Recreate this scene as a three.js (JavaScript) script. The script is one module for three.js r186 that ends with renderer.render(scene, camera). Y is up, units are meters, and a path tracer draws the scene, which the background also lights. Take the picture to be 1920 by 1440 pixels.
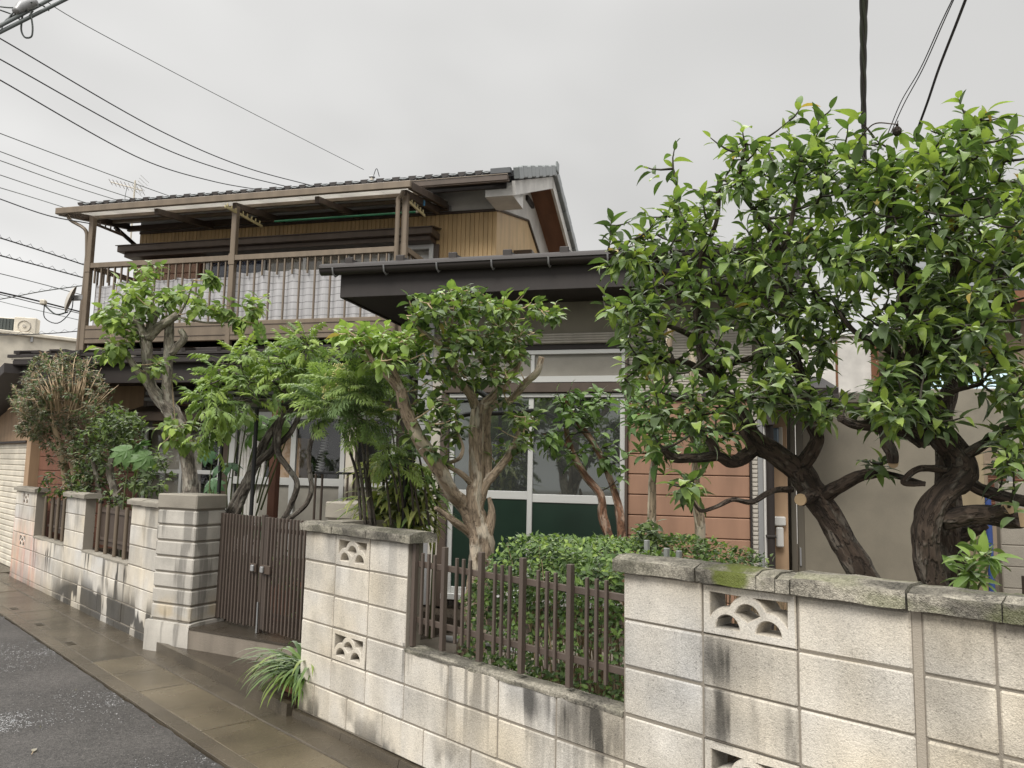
import * as THREE from 'three';
import { mergeGeometries } from 'three/addons/utils/BufferGeometryUtils.js';

// ---------------------------------------------------------------- camera, sky, sun, exposure
const scene = new THREE.Scene();
const camera = new THREE.PerspectiveCamera(52.19, 4 / 3, 0.05, 400);
const EYE = new THREE.Vector3(2.2059, 1.7011, 2.7872);
camera.position.copy(EYE);
camera.rotation.set(THREE.MathUtils.degToRad(6.334), THREE.MathUtils.degToRad(46.613), THREE.MathUtils.degToRad(1.2005), 'YXZ');
camera.updateMatrixWorld(true);

function hash(i, j, s) {
  let h = Math.imul(i | 0, 374761393) ^ Math.imul(j | 0, 668265263) ^ Math.imul(s | 0, 1274126177);
  h = Math.imul(h ^ (h >>> 13), 1103515245); h ^= h >>> 16; h = Math.imul(h, 2246822519); h ^= h >>> 13;
  return (h >>> 0) / 4294967296;
}
const sm = (t) => t * t * (3 - 2 * t), clamp = (x, a = 0, b = 1) => Math.min(b, Math.max(a, x)), lerp = (a, b, t) => a + (b - a) * t;
const step = (a, b, x) => sm(clamp((x - a) / (b - a)));
function vn(x, y, s = 0, per = 0) {
  const i = Math.floor(x), j = Math.floor(y), u = sm(x - i), v = sm(y - j), m = per ? (k) => ((k % per) + per) % per : (k) => k;
  const a = hash(m(i), m(j), s), b = hash(m(i + 1), m(j), s), c = hash(m(i), m(j + 1), s), d = hash(m(i + 1), m(j + 1), s);
  return lerp(lerp(a, b, u), lerp(c, d, u), v);
}
function fbm(x, y, s, o = 4, per = 0) { let t = 0, a = 0.5, n = 0; for (let k = 0; k < o; k++) { t += a * vn(x, y, s + k, per); n += a; a *= 0.5; x *= 2; y *= 2; per *= 2; } return t / n; }
function fbm3(x, y, z, s) { return (fbm(x + z * 0.7, y - z * 0.3, s, 4) + fbm(y * 0.9 + 7, z + x * 0.2, s + 9, 4) + fbm(z + 3, x - y * 0.35, s + 21, 4)) / 3; }

{ // overcast sky: pale grey cloud deck, brighter towards the zenith as an overcast sky is
  const W = 1024, H = 512, data = new Float32Array(W * H * 4);
  for (let r = 0; r < H; r++) for (let c = 0; c < W; c++) {
    const el = ((r + 0.5) / H - 0.5) * Math.PI, az = ((c + 0.5) / W - 0.5) * 2 * Math.PI;
    const x = Math.cos(el) * Math.cos(az), y = Math.sin(el), z = Math.cos(el) * Math.sin(az);
    const up = Math.max(0, y), k = 1 / (0.35 + up);
    const n = fbm3(x * k * 1.1 + 5, z * k * 1.1 + 2, y * 1.5, 11), f = fbm3(x * k * 3 + 1, z * k * 3, y * 4, 31);
    const L = (0.378 + 1.35 * step(0.5, 1, up)) * (1 + (step(0.4, 0.6, n) - 0.5) * 0.24 + (step(0.38, 0.62, f) - 0.5) * 0.1) * (1.05 - 0.2 * (x * 0.69 - z * 0.73) * step(1, 0.6, up)), o = (r * W + c) * 4;
    data[o] = L * 1.005; data[o + 1] = L; data[o + 2] = L * 0.985; data[o + 3] = 1;
  }
  const t = new THREE.DataTexture(data, W, H, THREE.RGBAFormat, THREE.FloatType);
  t.mapping = THREE.EquirectangularReflectionMapping; t.magFilter = t.minFilter = THREE.LinearFilter; t.needsUpdate = true;
  scene.background = t; scene.environment = t;
}
const sun = new THREE.DirectionalLight(new THREE.Color(1, 0.965, 0.91), 1.5);
sun.position.set(3, 17, 13); sun.target.position.set(-2, 0, -2); sun.castShadow = true; sun.shadow.radius = 45;
Object.assign(sun.shadow.camera, { left: -18, right: 18, top: 18, bottom: -18, near: 1, far: 60 }); sun.shadow.mapSize.set(2048, 2048);
scene.add(sun, sun.target);
const renderer = new THREE.WebGLRenderer({ antialias: true });
renderer.setSize(1024, 768);
renderer.toneMapping = THREE.LinearToneMapping; renderer.toneMappingExposure = 1.85;
renderer.shadowMap.enabled = true;

// ---------------------------------------------------------------- helpers
function rng(seed) { let a = seed >>> 0; return () => { a = (a + 0x6d2b79f5) | 0; let t = Math.imul(a ^ (a >>> 15), 1 | a); t = (t + Math.imul(t ^ (t >>> 7), 61 | t)) ^ t; return ((t ^ (t >>> 14)) >>> 0) / 4294967296; }; }
const V = (x, y, z) => new THREE.Vector3(x, y, z);
const names = new Map();
function numbered(n) { const k = names.get(n) ?? 0; names.set(n, k + 1); return k ? n + '_' + String(k).padStart(3, '0') : n; }
const FOC = 1470.36, camM = new THREE.Matrix4().extractRotation(camera.matrixWorld);
const at = (x, y, d) => V((x - 960) / FOC * d, -(y - 720) / FOC * d, -d).applyMatrix4(camM).add(EYE);   // a point of the photo (1920 x 1440) at a distance
const atZ = (x, y, z) => { const r = at(x, y, 1).sub(EYE); return EYE.clone().addScaledVector(r, (z - EYE.z) / r.z); };
const atY = (x, y, h) => { const r = at(x, y, 1).sub(EYE); return EYE.clone().addScaledVector(r, (h - EYE.y) / r.y); };
function thing(name, label, category, p = [0, 0, 0], turn = 0, group) {
  const o = new THREE.Group(); o.name = numbered(name); scene.add(o); o.position.set(...(p.isVector3 ? p.toArray() : p)); o.rotation.y = turn;
  o.userData = { label, category }; if (group) o.userData.group = group; return o;
}
function mesh(name, geo, mat, parent, stuff) {
  const g = Array.isArray(geo) ? (geo.length > 1 ? mergeGeometries(geo.map((q) => { q = q.index ? q.toNonIndexed() : q; for (const k of Object.keys(q.attributes)) if (!['position', 'normal', 'uv'].includes(k)) q.deleteAttribute(k); return q; })) : geo[0]) : geo;
  const m = new THREE.Mesh(g, mat); m.castShadow = m.receiveShadow = true; m.name = parent ? name : numbered(name); (parent ?? scene).add(m); if (stuff) m.userData.kind = 'stuff'; return m;
}
function tagged(o, label, category, group) { Object.assign(o.userData, { label, category }); if (group) o.userData.group = group; return o; }
function struct(name, geo, mat) { const m = mesh(name, geo, mat); m.userData.kind = 'structure'; return m; }
// a box with chamfered edges; uv in metres
function cbox(x0, x1, y0, y1, z0, z1, c = 0.004) {
  const lo = [Math.min(x0, x1), Math.min(y0, y1), Math.min(z0, z1)], hi = [Math.max(x0, x1), Math.max(y0, y1), Math.max(z0, z1)];
  c = Math.min(c, ...[0, 1, 2].map((k) => (hi[k] - lo[k]) * 0.4));
  const pos = [], nor = [], uv = [];
  const pt = (s, ax) => [0, 1, 2].map((k) => (s[k] > 0 ? hi[k] : lo[k]) - (k === ax ? 0 : s[k] * c));   // vertex of corner s on the face of axis ax
  const push = (ps, n) => {
    const e1 = [0, 1, 2].map((k) => ps[1][k] - ps[0][k]), e2 = [0, 1, 2].map((k) => ps[2][k] - ps[0][k]);
    const cr = [e1[1] * e2[2] - e1[2] * e2[1], e1[2] * e2[0] - e1[0] * e2[2], e1[0] * e2[1] - e1[1] * e2[0]];
    if (cr[0] * n[0] + cr[1] * n[1] + cr[2] * n[2] < 0) ps = [...ps].reverse();
    const l = Math.hypot(...n), a = n.map(Math.abs), d = a[2] >= a[0] && a[2] >= a[1] ? 2 : a[0] >= a[1] ? 0 : 1;
    for (let i = 1; i + 1 < ps.length; i++) for (const p of [ps[0], ps[i], ps[i + 1]]) { pos.push(...p); nor.push(n[0] / l, n[1] / l, n[2] / l); uv.push(...(d === 2 ? [p[0], p[1]] : d === 0 ? [p[2], p[1]] : [p[0], p[2]])); }
  };
  const S = [-1, 1];
  for (let ax = 0; ax < 3; ax++) for (const s of S) {
    const [b, d] = [0, 1, 2].filter((k) => k !== ax), f = (i, j) => { const q = []; q[ax] = s; q[b] = i; q[d] = j; return q; }, n = [0, 0, 0]; n[ax] = s;
    push([pt(f(-1, -1), ax), pt(f(1, -1), ax), pt(f(1, 1), ax), pt(f(-1, 1), ax)], n);
  }
  if (c > 0) {
    for (let ax = 0; ax < 3; ax++) { const [b, d] = [0, 1, 2].filter((k) => k !== ax);
      for (const i of S) for (const j of S) { const f = (k) => { const q = []; q[ax] = k; q[b] = i; q[d] = j; return q; }, n = [0, 0, 0]; n[b] = i; n[d] = j; push([pt(f(-1), b), pt(f(1), b), pt(f(1), d), pt(f(-1), d)], n); } }
    for (const i of S) for (const j of S) for (const k of S) push([pt([i, j, k], 0), pt([i, j, k], 1), pt([i, j, k], 2)], [i, j, k]);
  }
  const g = new THREE.BufferGeometry();
  g.setAttribute('position', new THREE.Float32BufferAttribute(pos, 3)); g.setAttribute('normal', new THREE.Float32BufferAttribute(nor, 3)); g.setAttribute('uv', new THREE.Float32BufferAttribute(uv, 2));
  return g;
}
// a box whose faces are subdivided and pushed about: worn concrete
function rough(x0, x1, y0, y1, z0, z1, amp, seed, nx = 14, top = 0) {
  const g = new THREE.BoxGeometry(x1 - x0, y1 - y0, z1 - z0, nx, 4, 4), p = g.attributes.position, u = g.attributes.uv, n = g.attributes.normal;
  for (let i = 0; i < p.count; i++) {
    let x = p.getX(i) + (x0 + x1) / 2, y = p.getY(i) + (y0 + y1) / 2, z = p.getZ(i) + (z0 + z1) / 2;
    const ax = Math.abs(n.getX(i)), ay = Math.abs(n.getY(i));
    u.setXY(i, ax > 0.5 ? z : x, ay > 0.5 ? z : y);
    const ex = Math.abs(y - y1) < 1e-5 ? 1 : 0, ez = Math.abs(z - z1) < 1e-5 || Math.abs(z - z0) < 1e-5;
    if (ex && ez) y -= top + 0.006; if (ex && ez) z += (z > (z0 + z1) / 2 ? -1 : 1) * 0.008;
    const q = (s) => (fbm(x * 14 + 31, y * 14 + z * 9, seed + s, 3) - 0.5) * 2 * amp;
    p.setXYZ(i, x + q(1) * 0.5, y + q(2), z + q(3));
  }
  g.computeVertexNormals(); return g;
}
function xf(g, p, ry = 0, rx = 0, rz = 0) { g.applyMatrix4(new THREE.Matrix4().compose(V(...(p.isVector3 ? p.toArray() : p)), new THREE.Quaternion().setFromEuler(new THREE.Euler(rx, ry, rz, 'YXZ')), V(1, 1, 1))); return g; }
// a tube through points with a radius at each; bumps make bark
function tube(pts, rad, sides = 6, bump = 0, seed = 1, sub = 0, cap = true) {
  let P = pts, Rr = rad;
  if (sub) { const c = new THREE.CatmullRomCurve3(pts, false, 'centripetal'), n = (pts.length - 1) * sub; P = []; Rr = []; for (let i = 0; i <= n; i++) { const t = i / n, f = t * (pts.length - 1), k = Math.min(pts.length - 2, Math.floor(f)); P.push(c.getPoint(t)); Rr.push(lerp(rad[k], rad[k + 1], f - k)); } }
  const n = P.length, pos = [], uv = [], idx = []; let N = null, len = 0;
  for (let i = 0; i < n; i++) {
    const T = P[Math.min(n - 1, i + 1)].clone().sub(P[Math.max(0, i - 1)]).normalize();
    if (!N) { N = V(0, 0, 1); if (Math.abs(T.z) > 0.9) N.set(1, 0, 0); }
    N.addScaledVector(T, -N.dot(T)).normalize(); const B = T.clone().cross(N);
    if (i) len += P[i].distanceTo(P[i - 1]);
    for (let k = 0; k <= sides; k++) {
      const a = (k % sides) / sides * 2 * Math.PI, r = Rr[i] * (1 + (bump ? (vn((k % sides) * 1.7, len * 9, seed) - 0.5) * bump * 2 + (vn((k % sides) * 0.5, len * 30, seed + 5) - 0.5) * bump : 0));
      const q = P[i].clone().addScaledVector(N, Math.cos(a) * r).addScaledVector(B, Math.sin(a) * r);
      pos.push(q.x, q.y, q.z); uv.push(k / sides * 6.28 * Rr[0], len);
    }
  }
  const w = sides + 1;
  for (let i = 0; i + 1 < n; i++) for (let k = 0; k < sides; k++) idx.push(i * w + k, i * w + k + 1, (i + 1) * w + k, i * w + k + 1, (i + 1) * w + k + 1, (i + 1) * w + k);
  if (cap) for (const i of [0, n - 1]) { const c = pos.length / 3; pos.push(P[i].x, P[i].y, P[i].z); uv.push(0, len); for (let k = 0; k < sides; k++) i ? idx.push(c, i * w + k, i * w + k + 1) : idx.push(c, i * w + k + 1, i * w + k); }
  const g = new THREE.BufferGeometry(); g.setAttribute('position', new THREE.Float32BufferAttribute(pos, 3)); g.setAttribute('uv', new THREE.Float32BufferAttribute(uv, 2)); g.setIndex(idx); g.computeVertexNormals();
  return g.toNonIndexed();
}
// a prism from an outline in x,y between two z
function prism(poly, z0, z1, bev = 0) {
  const g = new THREE.ExtrudeGeometry(new THREE.Shape(poly.map((p) => new THREE.Vector2(p[0], p[1]))), { depth: z1 - z0 - 2 * bev, bevelEnabled: bev > 0, bevelSize: bev, bevelThickness: bev, bevelOffset: -bev, bevelSegments: 1 });
  g.translate(0, 0, z0 + bev); return g;
}
// a level slab from an outline in x,z between two heights; uv in metres
function slab(poly, y0, y1) { const g = prism(poly.map((p) => [p[0], -p[1]]), y0, y1); g.rotateX(-Math.PI / 2); planar(g); return g; }
function planar(g) { const p = g.attributes.position, n = g.attributes.normal, u = g.attributes.uv; for (let i = 0; i < p.count; i++) { const a = [Math.abs(n.getX(i)), Math.abs(n.getY(i)), Math.abs(n.getZ(i))]; if (a[1] > a[0] && a[1] > a[2]) u.setXY(i, p.getX(i), p.getZ(i)); else if (a[2] >= a[0]) u.setXY(i, p.getX(i), p.getY(i)); else u.setXY(i, p.getZ(i), p.getY(i)); } return g; }

// ---------------------------------------------------------------- textures and materials
const enc = (x) => Math.round(255 * (x <= 0.0031308 ? 12.92 * x : 1.055 * Math.pow(clamp(x), 1 / 2.4) - 0.055));
function tex(w, h, fn, srgb, size, off) {   // fn(x, y) with x, y in metres over size = [width, height]
  const d = new Uint8Array(w * h * 4);
  for (let j = 0; j < h; j++) for (let i = 0; i < w; i++) {
    const c = fn((i + 0.5) / w * size[0] + (off?.[0] ?? 0), (j + 0.5) / h * size[1] + (off?.[1] ?? 0)), o = (j * w + i) * 4;
    if (srgb) { d[o] = enc(c[0]); d[o + 1] = enc(c[1]); d[o + 2] = enc(c[2]); } else d[o] = d[o + 1] = d[o + 2] = Math.round(255 * clamp(c));
    d[o + 3] = 255;
  }
  const t = new THREE.DataTexture(d, w, h); t.wrapS = t.wrapT = THREE.RepeatWrapping; t.magFilter = THREE.LinearFilter; t.minFilter = THREE.LinearMipmapLinearFilter; t.generateMipmaps = true;
  if (srgb) t.colorSpace = THREE.SRGBColorSpace;
  t.repeat.set(1 / size[0], 1 / size[1]); if (off) t.offset.set(-off[0] / size[0], -off[1] / size[1]);
  t.needsUpdate = true; return t;
}
const grain = tex(256, 256, (x, y) => 0.5 + (hash(Math.floor(x * 800), Math.floor(y * 800), 3) - 0.5) * 0.45 + (vn(x * 400, y * 400, 5, 128) - 0.5) * 0.5 + (vn(x * 150, y * 150, 6, 48) - 0.5) * 0.3, false, [0.32, 0.32]);
const M = {};
const mat = (r, g, b, o = {}) => new THREE.MeshStandardMaterial({ color: new THREE.Color().setRGB(r, g, b), roughness: 0.7, side: THREE.DoubleSide, ...o });
const mottle = tex(512, 512, (x, y) => { const t = 0.86 + (fbm(x * 4, y * 4, 41, 5, 8) - 0.5) * 0.5 + (hash(Math.floor(x * 256), Math.floor(y * 256), 8) - 0.5) * 0.08; return [t, t, t]; }, true, [2, 2]);
const streak = tex(512, 256, (x, y) => { const t = 0.9 + (fbm(x * 16, y * 2, 51, 4, 8) - 0.5) * 0.35 + (fbm(x * 3.5, y * 3.5, 55, 3, 7) - 0.5) * 0.15; return [t, t, t]; }, true, [2, 2]);
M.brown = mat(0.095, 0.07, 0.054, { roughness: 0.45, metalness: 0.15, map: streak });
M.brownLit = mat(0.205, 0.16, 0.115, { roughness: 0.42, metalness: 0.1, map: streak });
M.dark = mat(0.027, 0.0205, 0.018, { roughness: 0.6, map: streak });
M.black = mat(0.012, 0.012, 0.012, { roughness: 0.5 });
M.fenceBrown = mat(0.105, 0.08, 0.065, { roughness: 0.5, map: streak });
M.gateBrown = mat(0.07, 0.053, 0.042, { roughness: 0.5, map: streak });
M.alu = mat(0.56, 0.56, 0.54, { roughness: 0.4, metalness: 0.25 });
M.aluGrey = mat(0.33, 0.33, 0.33, { roughness: 0.4, metalness: 0.3 });
M.white = mat(0.72, 0.70, 0.66, { roughness: 0.75, map: mottle });
M.yellow = mat(0.56, 0.385, 0.19, { roughness: 0.55, map: streak });
M.taupe = mat(0.25, 0.225, 0.175, { roughness: 0.8, map: mottle });
M.beige = mat(0.5, 0.46, 0.4, { roughness: 0.6, map: streak });
M.siding = mat(0.325, 0.185, 0.12, { roughness: 0.55, map: streak });
M.sidingDark = mat(0.22, 0.1, 0.063, { roughness: 0.6, map: streak });
M.tan = mat(0.42, 0.28, 0.17, { roughness: 0.7, map: streak });
M.soffit = mat(0.22, 0.095, 0.045, { roughness: 0.6, map: streak });
M.green = mat(0.013, 0.03, 0.02, { roughness: 0.3, map: mottle });
M.tile = mat(0.1, 0.105, 0.11, { roughness: 0.32, metalness: 0.1, map: mottle });
M.tilePale = mat(0.25, 0.27, 0.27, { roughness: 0.35, map: mottle });
M.cream = mat(0.72, 0.66, 0.55, { roughness: 0.85, map: mottle });
M.grey = mat(0.21, 0.185, 0.14, { roughness: 0.55, map: mottle });
M.olive = mat(0.12, 0.105, 0.08, { roughness: 0.5 });
M.glass = new THREE.MeshPhysicalMaterial({ color: 0xffffff, roughness: 0.03, transmission: 1, thickness: 0, ior: 1.5, side: THREE.DoubleSide });
M.glassDark = new THREE.MeshPhysicalMaterial({ color: new THREE.Color().setRGB(0.19, 0.2, 0.19), roughness: 0.03, metalness: 0.85, side: THREE.DoubleSide });
M.frost = mat(0.3, 0.28, 0.24, { roughness: 0.35, map: mottle });
M.curtain = mat(0.6, 0.58, 0.54, { roughness: 0.9 });
M.navy = mat(0.012, 0.02, 0.05, { roughness: 0.8 });
M.poly = new THREE.MeshPhysicalMaterial({ color: new THREE.Color().setRGB(0.78, 0.76, 0.72), roughness: 0.9, transmission: 0.9, thickness: 0, side: THREE.DoubleSide, map: mottle });
M.rust = mat(0.13, 0.05, 0.028, { roughness: 0.6, map: streak });
M.wire = mat(0.02, 0.02, 0.024, { roughness: 0.5 });
M.wireGrey = mat(0.06, 0.07, 0.065, { roughness: 0.5 });
M.terra = mat(0.22, 0.09, 0.05, { roughness: 0.8 });
M.plaster = M.white;

// concrete blocks: base tone, grain, blotches, tone of each block, rain streaks and mould
function concrete(X, Y, far) {
  const k = Math.floor(X / 0.4 + 100), j = Math.floor((1.27 - Y) / 0.2 + 10);
  let t = 1 + (hash(k, j, 77) - 0.5) * 0.24 + (fbm(X * 5, Y * 5, 3, 4) - 0.5) * 0.5 + (fbm(X * 14, Y * 3, 7, 3) - 0.5) * 0.22 + (hash(Math.floor(X * 420), Math.floor(Y * 420), 5) - 0.5) * (far ? 0.1 : 0.38) + (vn(X * 170, Y * 170, 9) - 0.5) * 0.14;
  let warm = (fbm(X * 3 + 9, Y * 3, 15, 3) - 0.5) * 0.22 + (hash(k, j, 79) - 0.5) * 0.06;
  const pit = vn(X * 230, Y * 230, 19); if (!far && pit > 0.86) t -= 0.3;
  const st = fbm(X * 11, Y * 0.7, 21, 4), wob = fbm(X * 6, Y * 2.5, 25, 4);
  let dirt = 0;
  const low = far ? ((X > -10.3 && X < -8.75) || (X > -7.85 && X < -6.4)) && Y < 0.68 : X > -1.62 && X < 0 && Y < 0.7;
  const top = low ? 0.66 : 1.26, below = top - Y;
  const streaks = step(0.48, 0.62, st) * step(0.62, 0.02, below) * (low ? 1 : 0.75);
  dirt += streaks * (far ? (low ? 1.05 : 0.6) : low ? 0.5 : 0.28) * step(0.35, 0.6, wob);
  if (far) { dirt += step(0.5, 0.1, Y) * step(0.49, 0.58, fbm(X * 4 + 3, Y * 1.6, 61, 4)) * 1.25 * step(-9.6, -8, X); dirt += step(0.3, 0, Y) * 0.35; }
  else dirt += step(0.34, 0.02, Y) * step(0.42, 0.6, fbm(X * 5, Y * 3, 63, 4)) * 0.8 * step(0.4, -0.4, X);
  if (!far) {   // dark runs under the openwork block of the right pier and beside the fence end
    const e = (cx, cy, rx, ry) => { const w = (fbm(X * 16, Y * 2.5, 71, 4) - 0.5) * 1.5 + (fbm(X * 5, Y * 5, 73, 3) - 0.5) * 0.8; return step(1.35, 0.15, Math.hypot((X - cx) / rx, (Y - cy) / ry) + w); };
    if (X > 0.395 && X < 0.8) { const dr = 0.35 + 0.65 * step(0.4, 0.6, fbm(X * 22, Y * 1.2, 87, 4)); dirt += e(0.5, 0.97, 0.18, 0.14) * dr * 0.75 * (Y < 1.07 ? 1 : 0) + e(0.54, 0.75, 0.19, 0.15) * dr * 0.85 * (Y < 0.87 && Y > 0.66 ? 1 : 0); }
    dirt += e(-0.16, 0.56, 0.24, 0.11) * (0.3 + 0.7 * step(0.42, 0.6, fbm(X * 24, Y * 1.5, 88, 4))) * 0.52 * (X < 0 && Y < 0.665 ? 1 : 0) + e(-0.62, 0.6, 0.2, 0.08) * 0.35 * (Y < 0.665 ? 1 : 0);
    if (X > 1.2) { warm += 0.05; t -= 0.08; dirt += step(0.5, 0.64, fbm(X * 4, Y * 4, 81, 4)) * 0.25; }
    dirt += step(1.2, 1.27, Y) * 0.3 * step(0.4, 0.6, fbm(X * 6, 0, 83, 3));
  }
  dirt = clamp(dirt, 0, 0.86); t *= 1 - dirt;
  const pink = far ? step(-9.2, -10.6, X) * step(1.1, 0.5, Y) * (0.4 + 0.6 * step(0.4, 0.6, st)) : 0;
  const base = [0.56 + warm * 0.28, 0.516, 0.444 - warm * 0.45];
  return [base[0] * t * (1 + pink * 0.12), base[1] * t * (1 - pink * 0.2), base[2] * t * (1 - pink * 0.26)];
}
const bump = (s, o = {}) => ({ bumpMap: grain, bumpScale: s, ...o });
M.blockNear = new THREE.MeshStandardMaterial({ map: tex(2048, 560, (x, y) => concrete(x, y, false), true, [5.6, 1.5], [-2.9, -0.1]), roughness: 0.88, ...bump(0.0022) });
M.blockFar = new THREE.MeshStandardMaterial({ map: tex(1536, 360, (x, y) => concrete(x, y, true), true, [6.4, 1.5], [-11.8, -0.1]), roughness: 0.88, ...bump(0.0015) });
M.jointWide = mat(0.38, 0.335, 0.275, { roughness: 0.95, ...bump(0.002) });
M.mortar = mat(0.26, 0.23, 0.19, { roughness: 0.95, ...bump(0.002) });
M.coping = new THREE.MeshStandardMaterial({ roughness: 0.92, ...bump(0.006), map: tex(2048, 256, (x, y) => {
  let t = 0.72 + (fbm(x * 7, y * 7, 91, 4) - 0.5) * 0.9 + (hash(Math.floor(x * 380), Math.floor(y * 380), 6) - 0.5) * 0.5 + (vn(x * 120, y * 120, 8) - 0.5) * 0.5, d = step(0.4, 0.62, fbm(x * 5, y * 9, 95, 4)) * 0.55;
  const moss = step(1.1, 0.4, Math.hypot((x - 0.55) / 0.11, (y - 1.35) / 0.16) + (fbm(x * 20, y * 20, 97, 3) - 0.5)) * 0.9 + step(0.5, 0.66, fbm(x * 4, y * 7, 99, 4)) * 0.3 * (x > 0.8 ? 1 : 0.2);
  t *= 1 - d; return [lerp(0.42 * t, 0.13, moss), lerp(0.385 * t, 0.16, moss), lerp(0.315 * t, 0.02, moss)];
}, true, [5.6, 0.7], [-2.9, 0.9]) });
M.coping2 = mat(0.32, 0.29, 0.24, { roughness: 0.92, map: mottle, ...bump(0.003) });
M.postStone = new THREE.MeshStandardMaterial({ roughness: 0.85, ...bump(0.002), map: tex(512, 512, (x, y) => {
  const st = fbm(x * 16, y * 1.4, 101, 4), t = 0.95 + (fbm(x * 6, y * 6, 103, 4) - 0.5) * 0.5 + (hash(Math.floor(x * 300), Math.floor(y * 300), 4) - 0.5) * 0.16, d = step(0.5, 0.66, st) * 0.45 + step(1.2, 1.4, y) * 0.32, br = step(0.6, 0.3, y) * step(0.25, 0.36, y) * step(0.35, 0.6, fbm(x * 5, y * 5, 107, 3)) * 0.5;
  return [0.48 * t * (1 - d), (0.45 - br * 0.1) * t * (1 - d), (0.4 - br * 0.24) * t * (1 - d)];
}, true, [1.5, 1.5]) });
// wet asphalt and wet paving
const wet = tex(512, 512, (x, y) => clamp(0.2 + fbm(x * 2, y * 2, 121, 5, 4) * 0.55 - 0.12), false, [2, 2]);
M.road = new THREE.MeshStandardMaterial({ map: tex(1024, 1024, (x, y) => { const s = hash(Math.floor(x * 256), Math.floor(y * 256), 2), p = 0.05 + (fbm(x * 2, y * 2, 111, 5, 8) - 0.5) * 0.06 + (s - 0.5) * 0.08 + (s > 0.985 ? 0.13 : 0) + (vn(x * 64, y * 64, 6, 256) - 0.5) * 0.03; return [p * 1.02, p * 0.93, p * 0.86]; }, true, [4, 4]), roughness: 0.6, bumpMap: grain, bumpScale: 0.0025 });
const pave = (r, g, b, s) => new THREE.MeshStandardMaterial({ map: tex(512, 512, (x, y) => { const h = hash(Math.floor(x * 256), Math.floor(y * 256), s), t = 0.85 + (fbm(x * 3, y * 3, s + 1, 5, 6) - 0.5) * 0.8 + (h - 0.5) * 0.3 + (h > 0.992 ? 0.9 : 0); return [r * t, g * t, b * t]; }, true, [2, 2]), roughness: 0.75, roughnessMap: wet, ...bump(0.0025) });
M.gutter = pave(0.132, 0.107, 0.07, 130); M.kerb = pave(0.102, 0.084, 0.06, 140); M.apron = pave(0.068, 0.055, 0.041, 150);
M.gutterWet = pave(0.097, 0.08, 0.056, 132); M.gutterWet.roughness = 0.34;
M.riser = mat(0.24, 0.205, 0.165, { roughness: 0.9, map: streak, ...bump(0.003) });
M.soil = new THREE.MeshStandardMaterial({ roughness: 1, map: tex(512, 512, (x, y) => { const t = 0.6 + fbm(x * 8, y * 8, 161, 5, 16) * 0.8; return [0.075 * t, 0.055 * t, 0.036 * t]; }, true, [2, 2]), ...bump(0.01) });
M.ground = mat(0.12, 0.11, 0.095, { roughness: 0.95, map: mottle });
const barkTex = (r, g, b, s) => tex(512, 512, (x, y) => { const cr = Math.abs(fbm(x * 48, y * 16, s + 11, 4, 16) - 0.5), t = (0.45 + fbm(x * 64, y * 16, s, 5, 16) * 0.95) * (1 - 0.5 * step(0.56, 0.66, fbm(x * 16, y * 8, s + 3, 4, 8))) * (0.55 + 0.45 * step(0.0, 0.06, cr)), l = step(0.53, 0.65, fbm(x * 16, y * 8, s + 7, 5, 8)) * (r + 0.06); return [r * t + l * 0.5, g * t + l * 0.49, b * t + l * 0.42]; }, true, [1, 1]);
const bark = (r, g, b, s, bs = 0.025) => new THREE.MeshStandardMaterial({ map: barkTex(r, g, b, s), roughness: 1, bumpMap: barkTex(0.6, 0.6, 0.6, s), bumpScale: bs, side: THREE.DoubleSide });
M.barkDark = bark(0.07, 0.05, 0.037, 201); M.barkTan = bark(0.37, 0.285, 0.205, 205, 0.011); M.barkGrey = bark(0.3, 0.26, 0.215, 209, 0.012); M.barkRed = bark(0.24, 0.125, 0.075, 213, 0.012); M.barkVine = bark(0.13, 0.11, 0.09, 217);
M.twig = mat(0.4, 0.3, 0.19, { roughness: 0.85 }); M.twigDark = mat(0.04, 0.034, 0.024, { roughness: 0.8 }); M.twigGreen = mat(0.1, 0.12, 0.045, { roughness: 0.7 });
M.cut = mat(0.42, 0.3, 0.18, { roughness: 0.9 });
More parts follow.
